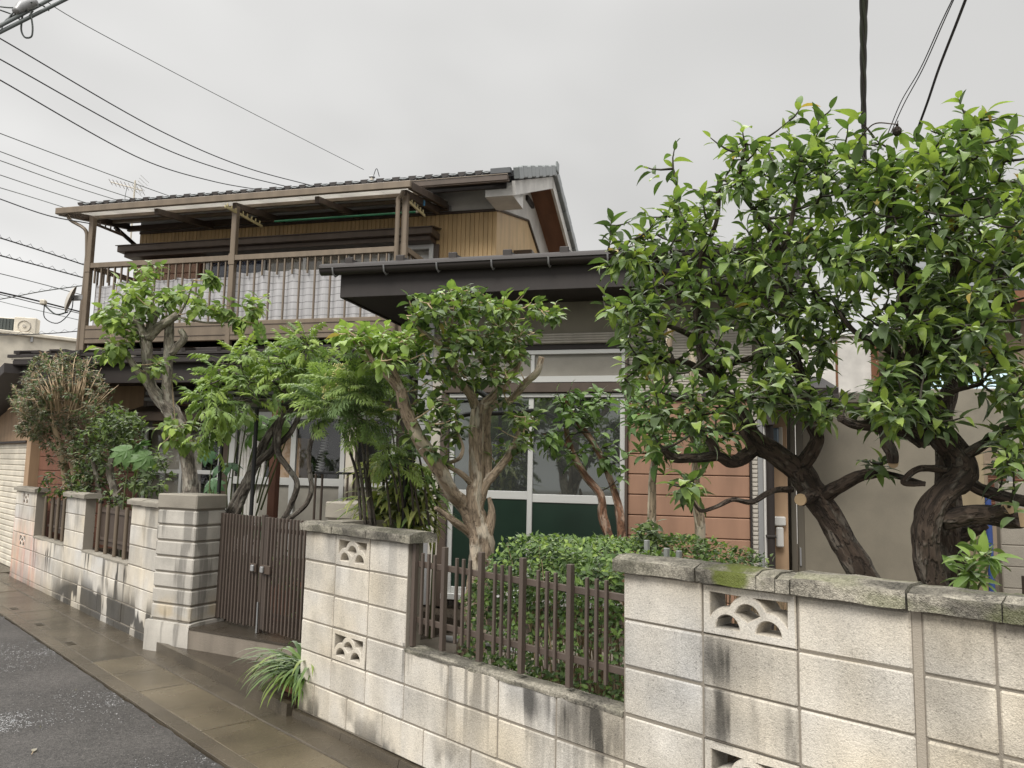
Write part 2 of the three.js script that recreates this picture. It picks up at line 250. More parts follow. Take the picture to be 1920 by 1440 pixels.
// ---------------------------------------------------------------- ground, road, gutter, entrance
struct('ground', slab([[-90, 60], [60, 60], [60, -120], [-90, -120]], -0.3, -0.06), M.ground);
struct('garden_soil', [slab([[-11.5, -0.13], [-5.65, -0.13], [-5.65, -1.6], [-2.66, -1.6], [-2.66, -0.13], [4, -0.13], [4, -14], [-11.5, -14]], -0.06, 0.44)], M.soil);
struct('road', slab([...Array.from({ length: 420 }, (_, k) => [-16 + k * 0.05, 0.716 + 0.022 * fbm(k * 0.35, 2, 7, 3)]), [20, 0.722], [20, 7], [-60, 7], [-60, 0.722]], -0.05, -0.012), M.road);
{
  const g = struct('gutter', slab([[-60, 0.2], [12, 0.2], [12, 0.6], [-60, 0.6]], -0.05, -0.014), M.kerb);
  const slotted = [-8.75, -8.17, -7.59, -7.01, -6.43, -5.85];
  for (let k = 0; k < 38; k++) {
    const x0 = -16.29 + k * 0.58, x1 = x0 + 0.571, h = (hash(k, 3, 9) - 0.5) * 0.005, slot = slotted.some((s) => Math.abs(s - x0) < 0.03 && k % 2 === 1);
    const geo = slot ? [cbox(x0, x1, -0.012, h, 0.2, 0.5, 0.004), cbox(x0, x0 + 0.2, -0.012, h, 0.5, 0.595, 0.004), cbox(x0 + 0.36, x1, -0.012, h, 0.5, 0.595, 0.004), cbox(x0 + 0.2, x0 + 0.36, -0.012, h, 0.57, 0.595, 0.003), cbox(x0 + 0.245, x0 + 0.265, -0.012, h, 0.5, 0.57, 0.002), cbox(x0 + 0.3, x0 + 0.32, -0.012, h, 0.5, 0.57, 0.002)] : cbox(x0, x1, -0.012, h, 0.204, 0.595, 0.006);
    mesh('slab', geo, x0 < -5.3 ? M.gutterWet : M.gutter, g);
  }
  const k2 = struct('kerb', slab([[-60, 0.6], [12, 0.6], [12, 0.718], [-60, 0.718]], -0.05, -0.004), M.kerb);
  for (let k = 0; k < 12; k++) mesh('kerb_stone', cbox(-18 + k * 2, -16.006 + k * 2, -0.003, 0.004, 0.602, 0.716, 0.003), M.kerb, k2);
  struct('pavement_ledge', rough(-13, 12, -0.05, 0.008, -0.05, 0.2, 0.006, 5, 120), M.kerb);
}
{
  const e = thing('entrance_step', 'wet dark concrete entrance apron and step before the slatted gate', 'step', [-4, 0, -0.3]);
  const rel = (g) => g.translate(4, 0, 0.3);
  mesh('apron', rel(slab([[-5.62, 0.004], [-2.84, 0.004], [-2.84, -0.9], [-4.97, -0.08], [-5.6, -0.2]], 0.006, 0.075)), M.apron, e);
  mesh('apron_edge', rel(slab([[-5.64, 0.05], [-2.86, 0.05], [-2.86, 0.002], [-5.64, 0.002]], -0.01, 0.09)), M.kerb, e);
  mesh('step_riser', rel(slab([[-5.05, -0.058], [-2.83, -0.822], [-2.83, -0.9], [-5.05, -0.14]], 0.07, 0.238)), M.riser, e);
  mesh('platform', rel(slab([[-5.06, -0.05], [-2.82, -0.81], [-2.82, -1.62], [-5.66, -1.62], [-5.66, -0.5], [-5.2, -0.3]], 0.238, 0.255)), M.apron, e);
  mesh('planter_edge', rel(cbox(-3.24, -2.83, 0.076, 0.13, -0.16, -0.1, 0.01)), M.terra, e);
}
// ---------------------------------------------------------------- block walls
function block(parent, x0, x1, y0, y1, m, z0 = -0.12, z1 = 0) { mesh('block', cbox(x0 + 0.004, x1 - 0.004, y0 + 0.004, y1 - 0.004, z0, z1 + (hash(Math.round(x0 * 90), Math.round(y0 * 90), 4) - 0.5) * 0.005, 0.003 + 0.006 * hash(Math.round(x0 * 90), Math.round(y0 * 90), 6)), m, parent); }
function openwork(parent, x0, y0, m) {   // frame with three scale arches
  const s = new THREE.Shape(), P = (x, y) => new THREE.Vector2(x0 + x, y0 + y);
  s.setFromPoints([P(0.004, 0.004), P(0.396, 0.004), P(0.396, 0.196), P(0.004, 0.196)]);
  const arc = (cx, cy, r, a0, a1, n = 10) => Array.from({ length: n + 1 }, (_, i) => { const a = lerp(a0, a1, i / n) * Math.PI / 180; return [cx + r * Math.cos(a), cy + r * Math.sin(a)]; });
  const R = 0.086, hole = (pts) => { const h = new THREE.Path(); h.setFromPoints(pts.map((p) => P(p[0], p[1]))); s.holes.push(h); };
  const top = arc(0.2, 0.083, R, 108, 163), low = arc(0.113, 0.034, R, 80, 152);   // upper left void
  const tl = [[0.036, 0.166], ...top.filter((p) => p[1] > 0.112), ...low.filter((p) => p[0] > 0.036)];
  hole(tl); hole(tl.map(([x, y]) => [0.4 - x, y]).reverse());
  for (const cx of [0.113, 0.287]) hole(arc(cx, 0.034, 0.052, 2, 178));
  hole([...arc(0.2, 0.083, 0.054, 18, 162), [0.2, 0.072]]);
  const g = new THREE.ExtrudeGeometry(s, { depth: 0.112, bevelEnabled: true, bevelSize: 0.004, bevelThickness: 0.004, bevelOffset: -0.004, bevelSegments: 1, curveSegments: 4 }); g.translate(0, 0, -0.116);
  mesh('openwork_block', g, m, parent);
}
function cells(parent, list, m, mortar) {
  const mo = [];
  for (const [x0, x1, y0, y1, deco] of list) {
    if (deco) openwork(parent, x0, y0, m); else { block(parent, x0, x1, y0, y1, m); mo.push(cbox(x0, x1, y0, y1, -0.113, -0.007, 0)); }
  }
  mesh('mortar', mo, M.mortar, parent);
}
const T = 1.27;
{
  const w = thing('block_wall', 'near pale concrete block wall with arched openwork blocks, low middle and taller ends', 'wall'); w.rotation.z = 0.0029;
  const L = [], row = (k) => [T - 0.2 * (k + 1), T - 0.2 * k];
  for (let k = 0; k < 7; k++) for (const [a, b] of [[0, 0.4], [0.4, 0.8], [0.8, 1.2], [1.228, 1.44], [1.44, 1.84], [1.84, 2.24], [2.24, 2.64]]) L.push([a, b, ...row(k), a === 0.4 && (k === 0 || k === 3 )]);
  for (let k = 0; k < 5; k++) for (const a of [-2.8, -2.4, -2.0]) L.push([a, a + 0.4, ...row(k), a === -2.4 && (k === 0 || k === 3)]);
  for (const k of [3, 4]) for (const a of [-1.6, -1.2, -0.8, -0.4]) L.push([a, a + 0.4, ...row(k)]);
  for (const [a, b] of [[-2.8, -2.6], [-2.6, -2.2], [-2.2, -1.8], [-1.8, -1.4], [-1.4, -1.0], [-1.0, -0.6], [-0.6, -0.2], [-0.2, 0]]) L.push([a, b, ...row(5)]);
  cells(w, L, M.blockNear, M.mortar);
  mesh('wide_joint', cbox(1.2, 1.228, -0.1, T, -0.11, -0.004, 0), M.jointWide, w);
  for (let a = -2.83; a < 2.6; a += 0.62) mesh('foundation_stone', rough(a, a + 0.614, -0.15, 0.066, -0.14, 0.026, 0.004, Math.round(a * 50), 8), M.kerb, w);
  const st = (a, b, y1, s) => mesh('coping_stone', rough(a, b, 1.274, y1, -0.165, 0.034, 0.0045, s, 16, 0.012), M.coping, w);
  st(-0.035, 0.386, 1.342, 1); st(0.391, 0.655, 1.344, 2); st(0.659, 0.732, 1.342, 3); st(0.736, 0.79, 1.338, 4); st(0.797, 1.193, 1.35, 5); st(1.2, 1.47, 1.345, 6); st(1.475, 1.9, 1.348, 7); st(1.905, 2.62, 1.348, 8);
  st(-2.83, -2.412, 1.334, 9); st(-2.407, -2.004, 1.336, 10); st(-1.999, -1.54, 1.338, 11);
  mesh('wall_top', rough(-1.6, 0, 0.655, 0.682, -0.124, 0.003, 0.005, 12, 40, 0.004), M.coping, w);
  const back = []; for (let k = 0; k < 6; k++) for (const z of [-0.52, -0.92]) back.push(cbox(-2.8, -2.685, ...row(k).map((y, i) => y + (i ? -0.004 : 0.004)), z + 0.004, z + 0.396, 0.005));
  mesh('side_wall', back, M.blockNear, w);
  mesh('side_coping', rough(-2.83, -2.64, 1.275, 1.334, -0.93, -0.17, 0.004, 14), M.coping2, w);
  mesh('planter_soil', slab([[-2.68, -0.125], [-1.75, -0.125], [-2.35, -0.55], [-2.68, -0.55]], 0.44, 1.2), M.soil, w);
}
{
  const w = thing('block_wall', 'stained far stretch of concrete block wall with pinkish end and three piers', 'wall', [-8.6, 0, 0]); w.rotation.z = 0.0029;
  const in2 = new THREE.Group(), L = [], row = (k) => [T - 0.2 * (k + 1), T - 0.2 * k];
  for (let k = 0; k < 3; k++) for (const [a, b] of [[-11.5, -11.1], [-11.1, -10.7], [-10.7, -10.3], [-8.8, -8.4], [-8.4, -8.0], [-6.4, -6.0], [-6.0, -5.56]]) L.push([a, b, ...row(k), a === -11.1 && k === 0]);
  for (let k = 3; k < 7; k++) { const off = k === 5 ? -0.2 : 0; for (let a = -11.5 + off; a < -5.6; a += 0.4) L.push([Math.max(-11.5, a), Math.min(-5.56, a + 0.4), ...row(k), k === 3 && Math.abs(a + 11.1) < 0.01]); }
  cells(w, L, M.blockFar, M.mortar);
  for (const [a, b, s] of [[-11.53, -10.9, 21], [-10.9, -10.26, 22], [-8.84, -7.95, 23], [-6.44, -6.02, 24], [-6.015, -5.57, 25]]) mesh('coping_stone', rough(a, b, 1.274, 1.335, -0.165, 0.034, 0.005, s, 12, 0.01), M.coping2, w);
  for (const [a, b, s] of [[-10.3, -8.8, 26], [-8.0, -6.4, 27]]) mesh('wall_top', rough(a, b, 0.655, 0.682, -0.124, 0.003, 0.005, s, 20, 0.004), M.coping2, w);
  for (const c of w.children) c.position.x = 8.6;
}
// ---------------------------------------------------------------- gate posts, gate, fences
function bandedPost(label, p, turn, plinth) {
  const t = thing('gate_post', label, 'gate post', p, turn, 'banded concrete gate posts');
  for (let k = 0; k < 8; k++) { const y0 = 0.285 + k * 0.1425, top = k === 7; mesh('stone_course', cbox(-0.5 - (top ? 0.006 : 0), top ? 0.006 : 0, y0 + 0.007, y0 + 0.1365 + (top ? 0.006 : 0), -0.36, top ? 0.006 : 0, 0.011), top ? M.coping2 : M.postStone, t); }
  mesh('core', cbox(-0.485, -0.015, 0.27, 1.41, -0.345, -0.015, 0), M.mortar, t);
  if (plinth) mesh('plinth', rough(-0.535, 0.03, -0.02, 0.285, -0.385, 0.03, 0.005, 31, 10, 0.006), M.postStone, t);
  return t;
}
bandedPost('banded concrete gate post with grooved courses left of the slatted gate', [-4.99, 0, -0.1], 0.35, true);
bandedPost('banded concrete gate post mostly hidden behind the near wall, its cap showing', [-3.02, 0, -0.72], 0.35, false);
{
  const t = thing('gate', 'brown slatted double-leaf metal gate between the concrete posts', 'gate', [-5.1, 0.27, -0.4], 0.105);
  for (let l = 0; l < 2; l++) {
    const x0 = l * 0.745, w = 0.735;
    mesh('stile', cbox(x0, x0 + 0.045, 0.02, 0.985, -0.02, 0.02), M.gateBrown, t); mesh('stile', cbox(x0 + w - 0.045, x0 + w, l ? 0.02 : -0.015, 1.0, -0.02, 0.02), M.gateBrown, t);
    for (const y of [0.14, 0.86]) mesh('rail', cbox(x0 + 0.045, x0 + w - 0.045, y, y + 0.035, -0.014, 0.006), M.gateBrown, t);
    for (let k = 0; k < 12; k++) mesh('slat', cbox(x0 + 0.062 + k * 0.0535, x0 + 0.08 + k * 0.0535, 0.02 + (hash(k, l, 3) > 0.5 ? 0.0 : 0.012), 0.985, 0.007, 0.03, 0.003), M.fenceBrown, t);
    const h = mesh('latch', [cbox(x0 + (l ? 0.01 : w - 0.155), x0 + (l ? 0.16 : w - 0.05), 0.5, 0.575, 0.033, 0.052, 0.004)], M.brown, t);
    mesh('latch_knob', cbox(x0 + (l ? 0.04 : w - 0.1), x0 + (l ? 0.08 : w - 0.06), 0.51, 0.565, 0.053, 0.075, 0.006), M.aluGrey, h);
  }
  mesh('drop_bolt', tube([V(0.72, -0.012, 0.03), V(0.72, 0.25, 0.03)], [0.008, 0.008], 6), M.aluGrey, t);
}
{
  const t = thing('fence', 'brown metal picket fence on the low wall between two taller piers', 'fence', [-0.8, 0.67, -0.05]);
  for (const y of [0.14, 0.46]) mesh('rail', cbox(-0.8, 0.8, y, y + 0.034, -0.022, -0.004, 0.003), M.fenceBrown, t);
  const heavy = [-1.575, -1.302, -0.99, -0.674, -0.351];
  for (const x of heavy) mesh('post', cbox(x - 0.014 + 0.8, x + 0.014 + 0.8, x < -1.5 ? 0.01 : 0.032, 0.597, -0.003, 0.027, 0.002), M.fenceBrown, t);
  for (const x of [-1.513, -1.455, -1.4, -1.202, -1.145, -1.088, -0.888, -0.833, -0.774, -0.571, -0.51, -0.453, -0.252, -0.194, -0.136]) mesh('picket', cbox(x - 0.008 + 0.8, x + 0.008 + 0.8, 0.085, 0.546, -0.003, 0.014, 0.002), M.fenceBrown, t);
}
for (const [a, b, px, lab] of [[-10.3, -8.8, [80, 93, 103.6, 115], 'dark slat screen with pale brown pickets in the farther gap of the stained wall'], [-8.0, -6.4, [182, 198, 215, 233.6], 'dark slat screen with pale brown pickets in the nearer gap of the stained wall']]) {
  const t = thing('fence', lab, 'fence', [a, 0.68, -0.08]), s = [];
  for (let x = a + 0.01; x < b - 0.02; x += 0.034) s.push(cbox(x - a, x - a + 0.026, 0.06, 0.5, -0.12, -0.1, 0));
  mesh('slat_screen', s, M.fenceBrown, t, true);
  for (const y of [0.12, 0.44]) mesh('rail', cbox(0, b - a, y, y + 0.03, -0.099, -0.085, 0), M.fenceBrown, t);
  for (const p of px) { const X = atZ(p, 1000, -0.05).x; mesh('picket', tube([V(X - a, 0.01, 0.02), V(X - a, 0.55, 0.02)], [0.022, 0.022], 8), M.brownLit, t); }
}
// ---------------------------------------------------------------- the house (its own grid: u along the front, y up, D metres in front of the eye's plane)
const HY = THREE.MathUtils.degToRad(31.933), HU = V(Math.cos(HY), 0, -Math.sin(HY)), HV = V(Math.sin(HY), 0, Math.cos(HY));
const foot = (u, D) => V(EYE.x, 0, EYE.z).addScaledVector(HU, u).addScaledVector(HV, -D);
const U0 = -3, D0 = 8;
let K = 1;   // how much farther back than the right ground-floor part the other parts stand
const ky = (y) => 1.7 + (y - 1.7) * K;
const hb = (u0, u1, y0, y1, Dn, Df, c = 0.004) => cbox(u0 * K - U0, u1 * K - U0, ky(y0), ky(y1), D0 - Df * K, D0 - Dn * K, c);
const hp = (u, y, D) => V(u * K - U0, ky(y), D0 - D * K);
const house = thing('house', 'old two-storey house with yellow upper wall, tiled roof and brown metal balcony', 'house', foot(U0, D0), HY);
const H = (name, geo, m, parent = house) => mesh(name, geo, m, parent);
// a sheet through corner points (given in house grid), with thickness t along -normal
function quadSlab(a, b, c, d, t) {
  const n = b.clone().sub(a).cross(d.clone().sub(a)).normalize().multiplyScalar(-t), P = [a, b, c, d], Q = P.map((p) => p.clone().add(n)), pos = [], uv = [];
  const face = (w, x, y, z) => { const e = x.clone().sub(w), f = z.clone().sub(w), el = e.length(), fl = f.length(); for (const [p, s, r] of [[w, 0, 0], [x, el, 0], [y, el, fl], [w, 0, 0], [y, el, fl], [z, 0, fl]]) { pos.push(p.x, p.y, p.z); uv.push(s, r); } };
  face(...P); face(Q[3], Q[2], Q[1], Q[0]); for (let i = 0; i < 4; i++) { const j = (i + 1) % 4; face(P[j], P[i], Q[i], Q[j]); }
  const g = new THREE.BufferGeometry(); g.setAttribute('position', new THREE.Float32BufferAttribute(pos, 3)); g.setAttribute('uv', new THREE.Float32BufferAttribute(uv, 2)); g.computeVertexNormals(); return g;
}
// --- right ground-floor part, front at D = 7
{
  H('foundation', [hb(-2.6, 0.3, 0.3, 0.46, 7.02, 9), hb(-10, -2.6, 0.3, 0.5, 10, 11)], M.riser);
  const wu = H('upper_wall', [hb(-2.62, 0.32, 2.964, 3.42, 7, 7.12, 0), hb(-2.74, -2.62, 0.46, 3.42, 7, 10.4, 0), hb(0.3, 0.4, 0.4, 3.5, 7.12, 11, 0)], M.taupe);
  H('trim', hb(-2.6, 0.3, 2.945, 2.962, 6.985, 7), M.taupe, wu);
  H('corner_post', hb(-2.75, -2.6, 0.46, 3.28, 6.96, 6.999), M.aluGrey);
  const sb = H('shutter_box', hb(-2.44, -0.78, 2.866, 2.96, 6.94, 7.1), M.beige);
  for (let k = 0; k < 4; k++) H('rib', hb(-2.44, -0.78, 2.872 + k * 0.023, 2.886 + k * 0.023, 6.928, 6.939, 0.002), M.beige, sb);
  H('head_rail', hb(-2.44, -0.78, 2.815, 2.866, 6.97, 7.05), M.dark);
  // transom window
  const tw = H('transom_window', [hb(-2.42, -0.78, 2.768, 2.808, 6.94, 7.0), hb(-2.42, -0.78, 2.508, 2.566, 6.93, 7.0)], M.alu);
  for (const [a, b] of [[-2.42, -2.385], [-1.645, -1.61], [-0.815, -0.78]]) H('stile', hb(a, b, 2.566, 2.768, 6.95, 7.0), M.alu, tw);
  for (const [a, b] of [[-2.385, -1.645], [-1.61, -0.815]]) H('pane', hb(a, b, 2.566, 2.768, 6.975, 6.985, 0), M.frost, tw);
  H('lintel_beam', hb(-2.46, -0.75, 2.415, 2.5, 6.9, 7.05), M.brown);
  // sliding garden doors
  const dw = H('sliding_door', [hb(-2.42, -0.78, 2.372, 2.41, 6.93, 7.02), hb(-2.45, -0.78, 0.53, 0.585, 6.92, 7.06)], M.alu);
  for (const [a, b, d] of [[-2.42, -2.37, 6.97], [-1.66, -1.612, 6.95], [-0.826, -0.78, 6.95]]) H('stile', hb(a, b, 0.585, 2.372, d, d + 0.035), M.alu, dw);
  for (const [a, b, d, q] of [[-2.37, -1.66, 6.985, 0.02], [-1.612, -0.826, 6.965, 0]]) {
    H('mid_rail', hb(a, b, 1.425 + q, 1.5 + q, d - 0.008, d + 0.024), M.alu, dw); H('bottom_rail', hb(a, b, 0.585, 0.64, d - 0.008, d + 0.024), M.alu, dw);
    H('pane', hb(a, b, 1.5 + q, 2.372, d + 0.004, d + 0.01, 0), M.glassDark, dw); H('lower_panel', hb(a, b, 0.64, 1.425 + q, d + 0.002, d + 0.014, 0), M.green, dw);
  }
  H('door_backing', hb(-2.42, -0.78, 0.5, 2.83, 7.04, 7.1, 0), M.black);
  H('jamb', hb(-2.5, -2.421, 0.46, 2.41, 6.93, 7.1), M.brown); H('jamb', hb(-0.779, -0.756, 0.46, 2.85, 6.92, 7.1), M.brown);
  H('ribbed_strip', hb(-2.6, -2.501, 0.46, 2.86, 6.96, 7.05), M.beige);
  // siding
  for (let k = 0; k < 11; k++) { const y = 0.461 + k * 0.1765, o = H('siding_board', hb(-0.755, 0.268, y + 0.003, Math.min(y + 0.1735, 2.34), 6.96, 7.0, 0.006), M.siding); if (k > 2) for (const u of [-0.1]) for (const dy of [0.03]) H('nail', hb(u, u + 0.012, y + dy, y + dy + 0.012, 6.954, 6.96, 0.003), M.rust, o); }
  H('siding_base', hb(-0.755, 0.268, 0.46, 2.41, 7.0, 7.1, 0), M.sidingDark);
  H('trim_strip', [hb(-0.755, 0.3, 2.345, 2.41, 6.93, 7.0), hb(0.269, 0.286, 0.46, 2.345, 6.94, 7.1)], M.dark);
  const us = H('upper_siding', hb(-0.755, 0.3, 2.411, 2.963, 6.975, 7.1, 0), M.beige);
  for (let k = 0; k < 22; k++) H('rib', hb(-0.755, 0.3, 2.413 + k * 0.0245, 2.431 + k * 0.0245, 6.967, 6.974, 0.002), M.beige, us);
  const rs = H('corner_strip', hb(0.287, 0.334, 0.46, 2.41, 6.97, 7.1, 0), M.beige);
  for (let k = 0; k < 52; k++) H('rib', hb(0.29, 0.332, 0.47 + k * 0.037, 0.492 + k * 0.037, 6.962, 6.969, 0.002), M.beige, rs);
  H('corner_board', hb(0.335, 0.378, 0.46, 2.41, 6.95, 7.12), M.aluGrey);
  const dp = H('downpipe', tube([hp(0.43, 0.3, 6.9), hp(0.43, 3.2, 6.9), hp(0.42, 3.42, 6.5)], [0.033, 0.033, 0.033], 10), M.dark);
  for (const y of [1.2, 2.2]) H('bracket', hb(0.39, 0.47, y, y + 0.02, 6.86, 6.95), M.dark, dp);
  H('white_pipe', tube([hp(0.392, 0.3, 6.96), hp(0.392, 2.3, 6.96)], [0.012, 0.012], 8), M.white);
  // low roof over this part
  const rf = H('low_roof', quadSlab(hp(-3.46, 3.54, 6.4), hp(0.77, 3.54, 6.4), hp(0.77, 4.0, 10.95), hp(-3.46, 4.0, 10.95), 0.03), M.dark);
  H('roof_edge', hb(-3.46, 0.77, 3.505, 3.548, 6.385, 6.42), M.dark, rf);
  for (let k = 0; k < 9; k++) { const u = -3.223 + k * 0.497; H('batten', quadSlab(hp(u - 0.03, 3.585, 6.37), hp(u + 0.03, 3.585, 6.37), hp(u + 0.03, 4.04, 10.9), hp(u - 0.03, 4.04, 10.9), 0.055), M.dark, rf); H('batten_cap', hb(u - 0.04, u + 0.04, 3.535, 3.6, 6.352, 6.38, 0.006), M.dark, rf); }
  const fa = H('fascia', [hb(-3.34, 0.7, 3.25, 3.505, 6.44, 6.47), hb(-3.34, -3.31, 3.25, 3.56, 6.47, 9.3, 0), hb(0.67, 0.7, 3.25, 3.5, 6.47, 7.2, 0)], M.dark);
  H('soffit', [hb(-3.31, 0.67, 3.262, 3.28, 6.47, 7.0, 0), hb(-3.31, -2.74, 3.262, 3.28, 7.0, 9.3, 0)], M.dark, fa);
  const gg = new THREE.CylinderGeometry(0.055, 0.055, 4.28, 12, 1, true, 0, Math.PI); gg.rotateZ(Math.PI / 2); gg.rotateX(Math.PI / 2); gg.translate(-1.36 - U0, 3.5, D0 - 6.375);
  const gu = H('gutter', [gg, tube([hp(-3.5, 3.502, 6.318), hp(0.78, 3.502, 6.318)], [0.007, 0.007], 6)], M.dark);
  for (let k = 0; k < 9; k++) { const u = -3.36 + k * 0.5; H('gutter_bracket', tube([hp(u, 3.505, 6.31), hp(u, 3.45, 6.325), hp(u, 3.432, 6.375), hp(u, 3.47, 6.44)], [0.008, 0.008, 0.008, 0.008], 5), M.aluGrey, gu); }
}
// --- left ground-floor part
K = 1.16;
{
  const wl = H('rear_wall', [hb(-8.85, -7.13, 2.31, 2.72, 8.6, 8.7, 0), hb(-8.85, -8.76, 0.4, 2.31, 8.6, 10.5, 0)], M.tan);
  H('wall_band', hb(-8.85, -2.74, 2.72, 3.0, 8.62, 8.72, 0), M.taupe, wl);
  for (let k = 0; k < 10; k++) { const y = 0.5 + k * 0.18; H('siding_board', hb(-8.75, -7.16, y + 0.003, y + 0.177, 8.57, 8.6, 0.006), M.sidingDark); }
  H('siding_base', hb(-8.75, -7.16, 0.46, 2.31, 8.601, 8.7, 0), M.rust);
  H('jamb', [hb(-7.155, -7.1, 0.5, 2.72, 8.56, 8.7)], M.brown);
  for (const [p, q] of [[-5.96, -5.84], [-3.62, -3.5]]) H('jamb', hb(p, q, 0.5, 2.72, 8.56, 8.7), M.brown);
  const w = H('window', [hb(-7.1, -5.96, 2.13, 2.17, 8.55, 8.62), hb(-7.1, -5.96, 0.9, 0.95, 8.55, 8.62), hb(-7.1, -5.96, 1.58, 1.63, 8.56, 8.62)], M.alu);
  for (const a of [-7.1, -6.55, -6.0]) H('stile', hb(a, a + 0.04, 0.95, 2.13, 8.555, 8.59), M.alu, w);
  H('pane', hb(-7.06, -6.0, 0.95, 2.13, 8.595, 8.6, 0), M.glass, w); H('curtain', hb(-7.06, -6.3, 0.95, 2.13, 8.66, 8.67, 0), M.frost, w); H('room_back', hb(-7.1, -5.96, 0.9, 2.17, 8.9, 8.95, 0), M.black, w);
  H('window_hood', [hb(-7.2, -5.85, 2.23, 2.33, 8.3, 8.6), quadSlab(hp(-7.2, 2.34, 8.3), hp(-5.85, 2.34, 8.3), hp(-5.85, 2.44, 8.6), hp(-7.2, 2.44, 8.6), 0.01)], M.brown);
  H('under_window', hb(-7.1, -5.96, 0.5, 0.9, 8.6, 8.7, 0), M.frost);
  H('blind_box', [hb(-7.1, -3.6, 2.5, 2.54, 8.5, 8.6), hb(-7.1, -3.6, 2.58, 2.62, 8.52, 8.6)], M.aluGrey);
  // entrance glass doors
  const d = H('entrance_door', [hb(-5.84, -3.62, 2.27, 2.36, 8.52, 8.62), hb(-5.84, -3.62, 1.475, 1.565, 8.54, 8.6), hb(-5.84, -3.62, 0.5, 0.56, 8.54, 8.62)], M.alu);
  for (const [a, b] of [[-5.84, -5.76], [-4.99, -4.92], [-4.33, -4.27], [-3.68, -3.62]]) H('stile', hb(a, b, 0.56, 2.27, 8.535, 8.58), M.alu, d);
  H('pane', hb(-5.76, -3.68, 1.565, 2.27, 8.57, 8.575, 0), M.glass, d);
  H('lower_panel', hb(-5.4, -3.68, 0.56, 1.475, 8.57, 8.58, 0), M.frost, d);
  const cg = []; for (let k = 0; k < 9; k++) cg.push(tube([hp(-5.74 + k * 0.042, 0.6, 8.63), hp(-5.74 + k * 0.042, 2.26, 8.63)], [0.024, 0.024], 7));
  H('lace_curtain', cg, M.curtain, d); H('room_back', hb(-5.84, -2.74, 0.5, 2.72, 9.0, 9.05, 0), M.black, d);
  H('shoe_shelf', [hb(-5.3, -4.95, 0.6, 2.05, 8.7, 8.95, 0)], M.tan, d);
  H('cream_post', hb(-4.2, -4.08, 0.46, 2.72, 8.42, 8.5), M.cream);
  H('transom_wall', hb(-5.84, -2.74, 2.36, 2.72, 8.6, 8.7, 0), M.taupe);
  // eave
  const rf = H('front_roof', quadSlab(hp(-8.6, 3.02, 7.86), hp(-2.9, 3.02, 7.86), hp(-2.9, 3.3, 9.6), hp(-8.6, 3.3, 9.6), 0.03), M.dark);
  H('roof_edge', [hb(-8.62, -2.95, 2.985, 3.025, 7.84, 7.88), hb(-8.45, -2.95, 3.03, 3.09, 8.02, 8.06)], M.dark, rf);
  for (let k = 0; k < 12; k++) { const u = -8.45 + k * 0.48; H('batten', quadSlab(hp(u - 0.025, 3.06, 7.83), hp(u + 0.025, 3.06, 7.83), hp(u + 0.025, 3.33, 9.6), hp(u - 0.025, 3.33, 9.6), 0.05), M.dark, rf); }
  const fa = H('fascia', [hb(-8.5, -2.95, 2.66, 2.97, 7.93, 7.96), hb(-8.5, -8.47, 2.66, 2.97, 7.96, 8.7, 0)], M.dark);
  H('soffit', hb(-8.47, -2.74, 2.7, 2.715, 7.96, 8.62, 0), M.dark, fa);
  H('gutter', [hb(-8.54, -2.95, 2.88, 2.962, 7.84, 7.925, 0.02), tube([hp(-8.54, 2.965, 7.838), hp(-2.95, 2.965, 7.838)], [0.006, 0.006], 5)], M.dark);
  H('roof_flashing', [hb(-8.7, -8.3, 3.06, 3.1, 8.0, 9.4, 0.004), hb(-8.45, -8.2, 3.12, 3.16, 8.3, 9.4, 0.004)], M.dark, rf);
}
